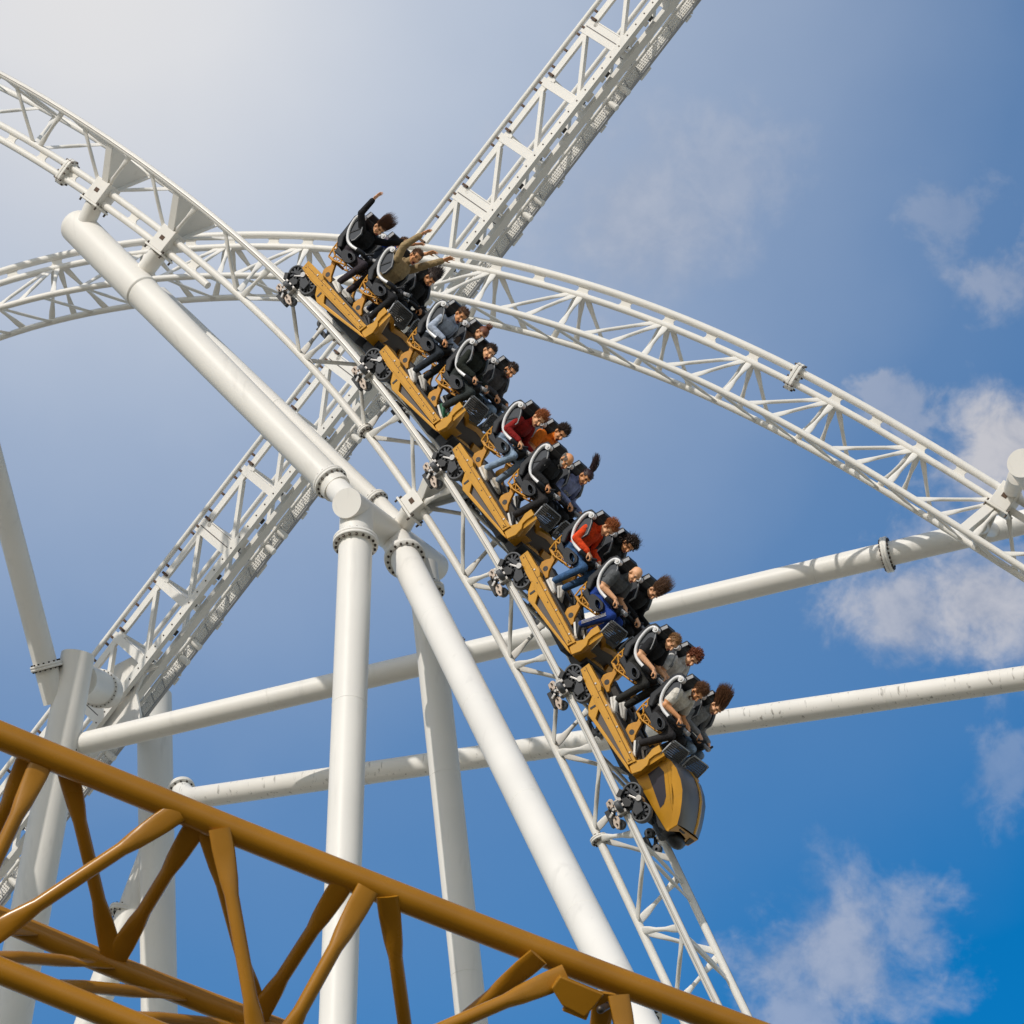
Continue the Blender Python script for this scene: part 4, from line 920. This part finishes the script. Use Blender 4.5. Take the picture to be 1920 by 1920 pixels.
person('2F', 1, 0, 1, 'rider with a top knot and dark headband in brown fleece', 'brown fleece', 2, (.16, .10, .065), BLK, K_, W_, ('auburn hair', (.20, .065, .028)), 'bun', 'fair', .96, 'grip', .5, -.3, 'shut', hood=True)
person('3N', 1, 1, -1, 'shouting rider in dark green jacket with short black hair and green shoes', 'dark green jacket', 2, (.022, .026, .02), ('dark grey green trousers', (.035, .042, .042)), (.02, .12, .06), W_, DB, 'short', 'rosy', 1.1, 'grip', .15, -.3, 'open', collar=True)
person('3F', 1, 1, 1, 'bearded rider in grey hooded top and light jeans', 'grey hooded top', 2, (.085, .078, .08), JL, W_, W_, DB, 'short', 'tan', 1.05, 'grip', .2, -.2, 'shut', beard=2, hood=True)
person('4N', 2, 0, -1, 'rider in red cardigan and light jeans with swept ginger hair', 'red cardigan', 2, (.30, .016, .014), JL, C_, W_, GI, 'tousled', 'rosy', .98, 'grip', .3, -.2, 'shut', wind=(.3, 0, 1))
person('4F', 2, 0, 1, 'shouting rider in orange shirt with dark spiky hair', 'orange shirt', 1, (.86, .20, .015), BLK, K_, W_, DB, 'tousled', 'tan', 1.08, 'grip', .25, -.25, 'open', dz=.04)
person('5N', 2, 1, -1, 'older balding rider in black jacket with grey beard', 'black jacket', 2, (.022, .022, .024), ('black chinos', (.03, .028, .03)), K_, W_, GY, 'balding', 'tan', 1.1, 'grip', .4, -.1, 'shut', beard=2, collar=True)
person('5F', 2, 1, 1, 'rider in lilac blue hooded sweatshirt with ponytail flying straight up', 'lilac sweatshirt', 2, (.27, .31, .52), BLK, K_, W_, ('dark plum hair', (.035, .012, .016)), 'pony', 'tan', .98, 'grip', .35, -.15, 'shut', hood=True, wind=(-.55, -.1, .75), trim='print')
person('6N', 3, 0, -1, 'rider in orange red hooded jacket and blue jeans, white shoes', 'orange red jacket', 2, (.86, .075, .014), JB, W_, W_, GI, 'tousled', 'fair', 1.02, 'grip', .55, -.1, 'shut', hood=True, dx=.04)
person('6F', 3, 0, 1, 'rider in black jacket with a mass of long dark curls', 'soft black jacket', 2, (.022, .022, .023), BLK, K_, K_, DB, 'longcurly', 'tan', 1.0, 'grip', .4, -.25, 'shut')
person('7N', 3, 1, -1, 'bald rider in grey shirt and blue striped track trousers', 'grey shirt', 1, (.115, .12, .125), ('blue track trousers', (.02, .06, .30)), K_, W_, GY, 'bald', 'rosy', 1.12, 'grip', .25, -.2, 'shut', trim='stripes')
person('7F', 3, 1, 1, 'rider in black top, face down, long brown hair blown upwards', 'black top', 2, (.014, .014, .015), BLK, K_, W_, BR, 'blown', 'rosy', .95, 'grip', .7, -.2, 'shut', wind=(-.1, .1, 1))
person('8N', 4, 0, -1, 'rider in black shirt with short sandy hair and white trainers', 'black shirt', 1, (.018, .018, .02), ('faded black trousers', (.035, .035, .033)), W_, W_, LB, 'short', 'rosy', 1.05, 'grip', .35, -.1, 'shut')
person('8F', 4, 0, 1, 'rider in white shirt with curly red brown hair', 'white shirt', 1, (.76, .74, .71), BLK, K_, K_, ('red brown hair', (.26, .07, .024)), 'curly', 'rosy', 1.08, 'grip', .3, -.3, 'shut')
person('9N', 4, 1, -1, 'bearded rider in white shirt with tousled brown hair in the front row', 'cream shirt', 1, (.74, .69, .61), ('black jeans', (.03, .028, .03)), K_, W_, ('warm brown hair', (.17, .07, .026)), 'tousled', 'tan', 1.05, 'grip', .5, .0, 'shut', beard=2)
person('9F', 4, 1, 1, 'front row rider in grey top, long brown hair standing straight up', 'light grey top', 2, (.30, .30, .31), JL, W_, W_, ('long brown hair', (.15, .062, .024)), 'standing', 'fair', .96, 'grip', .45, -.25, 'shut', wind=(-.45, -.25, .8))



# ------------------------------------------------------------------ ground
mb = MB(); n = 24; ext = 9000
xs = sorted({-ext, -3000, -1000, -400, -150, -60, -25, 0, 25, 60, 150, 400, 1000, 3000, ext})
mb.add([(x, y, 0) for x in xs for y in xs], [(i*len(xs)+j, (i+1)*len(xs)+j, (i+1)*len(xs)+j+1, i*len(xs)+j+1) for i in range(len(xs)-1) for j in range(len(xs)-1)], mat('sandy paving', (.50, .43, .33), .85, var=.2, vscale=.15))
go = bpy.data.objects.new('ground', mb.mesh('ground')); COL.objects.link(go); go['kind'] = 'structure'; go['label'] = 'pale sandy paved ground below the ride'; go['category'] = 'ground'

mb = MB(); nl = 72; rl = [31*(1+.10*math.sin(3*t)+.06*math.sin(7*t+1)) for t in [2*math.pi*k/nl for k in range(nl)]]  # unseen dark patch added to cut ground bounce on the ochre track
mb.add([(2+rl[k]*math.cos(2*math.pi*k/nl), 21+rl[k]*math.sin(2*math.pi*k/nl), .004) for k in range(nl)], [tuple(range(nl))], mat('added dark green', (.035, .05, .018), .9, var=.4, vscale=1.5), orient=False)
lo = bpy.data.objects.new('lawn', mb.mesh('lawn')); COL.objects.link(lo); lo['kind'] = 'structure'; lo['label'] = 'unseen dark green patch added to cut bounce light on the ochre track'; lo['category'] = 'lawn'

# ------------------------------------------------------------------ light and sky
SUN = V((-.515*.857, -.857*.857, .515)).normalized()
sd = bpy.data.lights.new('sun', 'SUN'); sd.energy = 2.75; sd.angle = R(.5); sd.color = (1, .945, .865)
so = bpy.data.objects.new('sun', sd); COL.objects.link(so); so.rotation_euler = SUN.to_track_quat('Z', 'Y').to_euler(); so.location = (0, -10, 60)
W = bpy.data.worlds.new('World'); SC.world = W; W.use_nodes = True
nt = W.node_tree; N = nt.nodes.new; lk = nt.links.new
bg = nt.nodes['Background']
sky = N('ShaderNodeTexSky'); sky.sky_type = 'NISHITA'; sky.sun_disc = False
sky.sun_elevation = math.asin(SUN.z); sky.sun_rotation = math.atan2(SUN.x, SUN.y); sky.dust_density = .6; sky.ozone_density = 2.5
tc = N('ShaderNodeTexCoord')
def math_(op, a, b=None, c=None, clamp=False):
    m = N('ShaderNodeMath'); m.operation = op; m.use_clamp = clamp
    for i, q in enumerate((a, b, c)):
        if q is None: continue
        if isinstance(q, (int, float)): m.inputs[i].default_value = q
        else: lk(q, m.inputs[i])
    return m.outputs[0]
def rng_(v, a, b, c, d, smooth=True):
    m = N('ShaderNodeMapRange'); m.interpolation_type = 'SMOOTHSTEP' if smooth else 'LINEAR'
    lk(v, m.inputs[0]); m.inputs[1].default_value = a; m.inputs[2].default_value = b; m.inputs[3].default_value = c; m.inputs[4].default_value = d
    return m.outputs[0]
def nz_(scale, detail, rough=.55, off=(0, 0, 0), dist=0.):
    mp = N('ShaderNodeMapping'); mp.inputs['Location'].default_value = off; lk(tc.outputs['Generated'], mp.inputs['Vector'])
    n = N('ShaderNodeTexNoise'); n.inputs['Scale'].default_value = scale; n.inputs['Detail'].default_value = detail; n.inputs['Roughness'].default_value = rough; n.inputs['Distortion'].default_value = dist
    lk(mp.outputs[0], n.inputs['Vector']); return n.outputs['Fac']
def ang(px, py, k=1.):
    """distance on the sky (in photo-pixel units) from one direction"""
    d = ray_dir(px, py); vm = N('ShaderNodeVectorMath'); vm.operation = 'DISTANCE'; lk(tc.outputs['Generated'], vm.inputs[0]); vm.inputs[1].default_value = d
    return math_('MULTIPLY', vm.outputs['Value'], FPX*k)
n_big = nz_(9, 5, .5); n_med = nz_(24, 8, .6, (3, 1, 2), .4); n_fine = nz_(80, 8, .62, (1, 5, 2), .3)
# thin high veil, thickest towards the upper left, thinning away to clear sky
vr = N('ShaderNodeValToRGB'); vr.color_ramp.interpolation = 'LINEAR'
vd = math_('DIVIDE', math_('ADD', ang(200, -200), math_('MULTIPLY', math_('SUBTRACT', n_big, .5), -420)), 2600, clamp=True)
stops = [(0, 1.), (.113, .95), (.31, .66), (.40, .50), (.56, .30), (.66, .17), (.82, .09), (.96, 0.)]
cr = vr.color_ramp
while len(cr.elements) < len(stops): cr.elements.new(.5)
for e_, (p_, v_) in zip(cr.elements, stops): e_.position = p_; e_.color = (v_, v_, v_, 1)
lk(vd, vr.inputs[0]); veil = math_('MULTIPLY', vr.outputs[0], .97)
clouds = None
for (px, py, r, amp) in ((1590, 1800, 150, .5), (1470, 1800, 100, .42), (1700, 1750, 95, .36), (1520, 1890, 110, .42), (1925, 830, 110, .8), (1880, 930, 100, .6), (1700, 1160, 120, .62), (1850, 1130, 140, .72), (1960, 1190, 130, .6), (1190, 400, 220, .30), (1330, 330, 130, .2), (1050, 300, 120, .2), (1790, 400, 60, .16), (1690, 750, 45, .32), (1880, 1440, 70, .22), (1910, 530, 80, .3)):
    a_ = math_('ADD', ang(px, py), math_('MULTIPLY', math_('SUBTRACT', n_med, .5), -420)); a_ = math_('ADD', a_, math_('MULTIPLY', math_('SUBTRACT', n_fine, .5), -170))
    m_ = rng_(a_, r*.15, r*1.3, amp, 0)
    clouds = m_ if clouds is None else math_('MAXIMUM', clouds, m_)
# blue deepened around the view; sky elsewhere brightened as added fill light
deep = rng_(ang(1100, 1100), 1600, 5200, 1, 0)
td = N('ShaderNodeMix'); td.data_type = 'RGBA'; lk(deep, td.inputs[0]); td.inputs[6].default_value = (1.45, 1.35, 1.2, 1); td.inputs[7].default_value = (.03, 1.12, 1.72, 1)
tint = N('ShaderNodeMix'); tint.data_type = 'RGBA'; tint.blend_type = 'MULTIPLY'; tint.inputs[0].default_value = 1
lk(sky.outputs[0], tint.inputs[6]); lk(td.outputs[2], tint.inputs[7])
mv = N('ShaderNodeMix'); mv.data_type = 'RGBA'; lk(veil, mv.inputs[0]); lk(tint.outputs[2], mv.inputs[6]); 
gl_ = N('ShaderNodeMix'); gl_.data_type = 'RGBA'; lk(rng_(ang(120, -60), 0, 900, 1, 0), gl_.inputs[0]); gl_.inputs[6].default_value = (7.5, 8.05, 8.9, 1); gl_.inputs[7].default_value = (8.7, 8.6, 8.6, 1); lk(gl_.outputs[2], mv.inputs[7])
mc = N('ShaderNodeMix'); mc.data_type = 'RGBA'; lk(clouds, mc.inputs[0]); lk(mv.outputs[2], mc.inputs[6]); 
cc_ = N('ShaderNodeMix'); cc_.data_type = 'RGBA'; lk(rng_(math_('ADD', math_('MULTIPLY', n_med, .5), math_('MULTIPLY', n_fine, .5)), .38, .62, 0, 1), cc_.inputs[0]); cc_.inputs[6].default_value = (4.6, 4.7, 5.3, 1); cc_.inputs[7].default_value = (7.2, 6.9, 6.9, 1); lk(cc_.outputs[2], mc.inputs[7])
lk(mc.outputs[2], bg.inputs['Color']); bg.inputs['Strength'].default_value = .1

vs = SC.view_settings; vs.view_transform = 'Standard'; vs.look = 'None'; vs.gamma = 1; vs.exposure = -.12; vs.use_curve_mapping = False
SC.render.engine = 'CYCLES'; SC.cycles.max_bounces = 6; SC.cycles.use_denoising = True
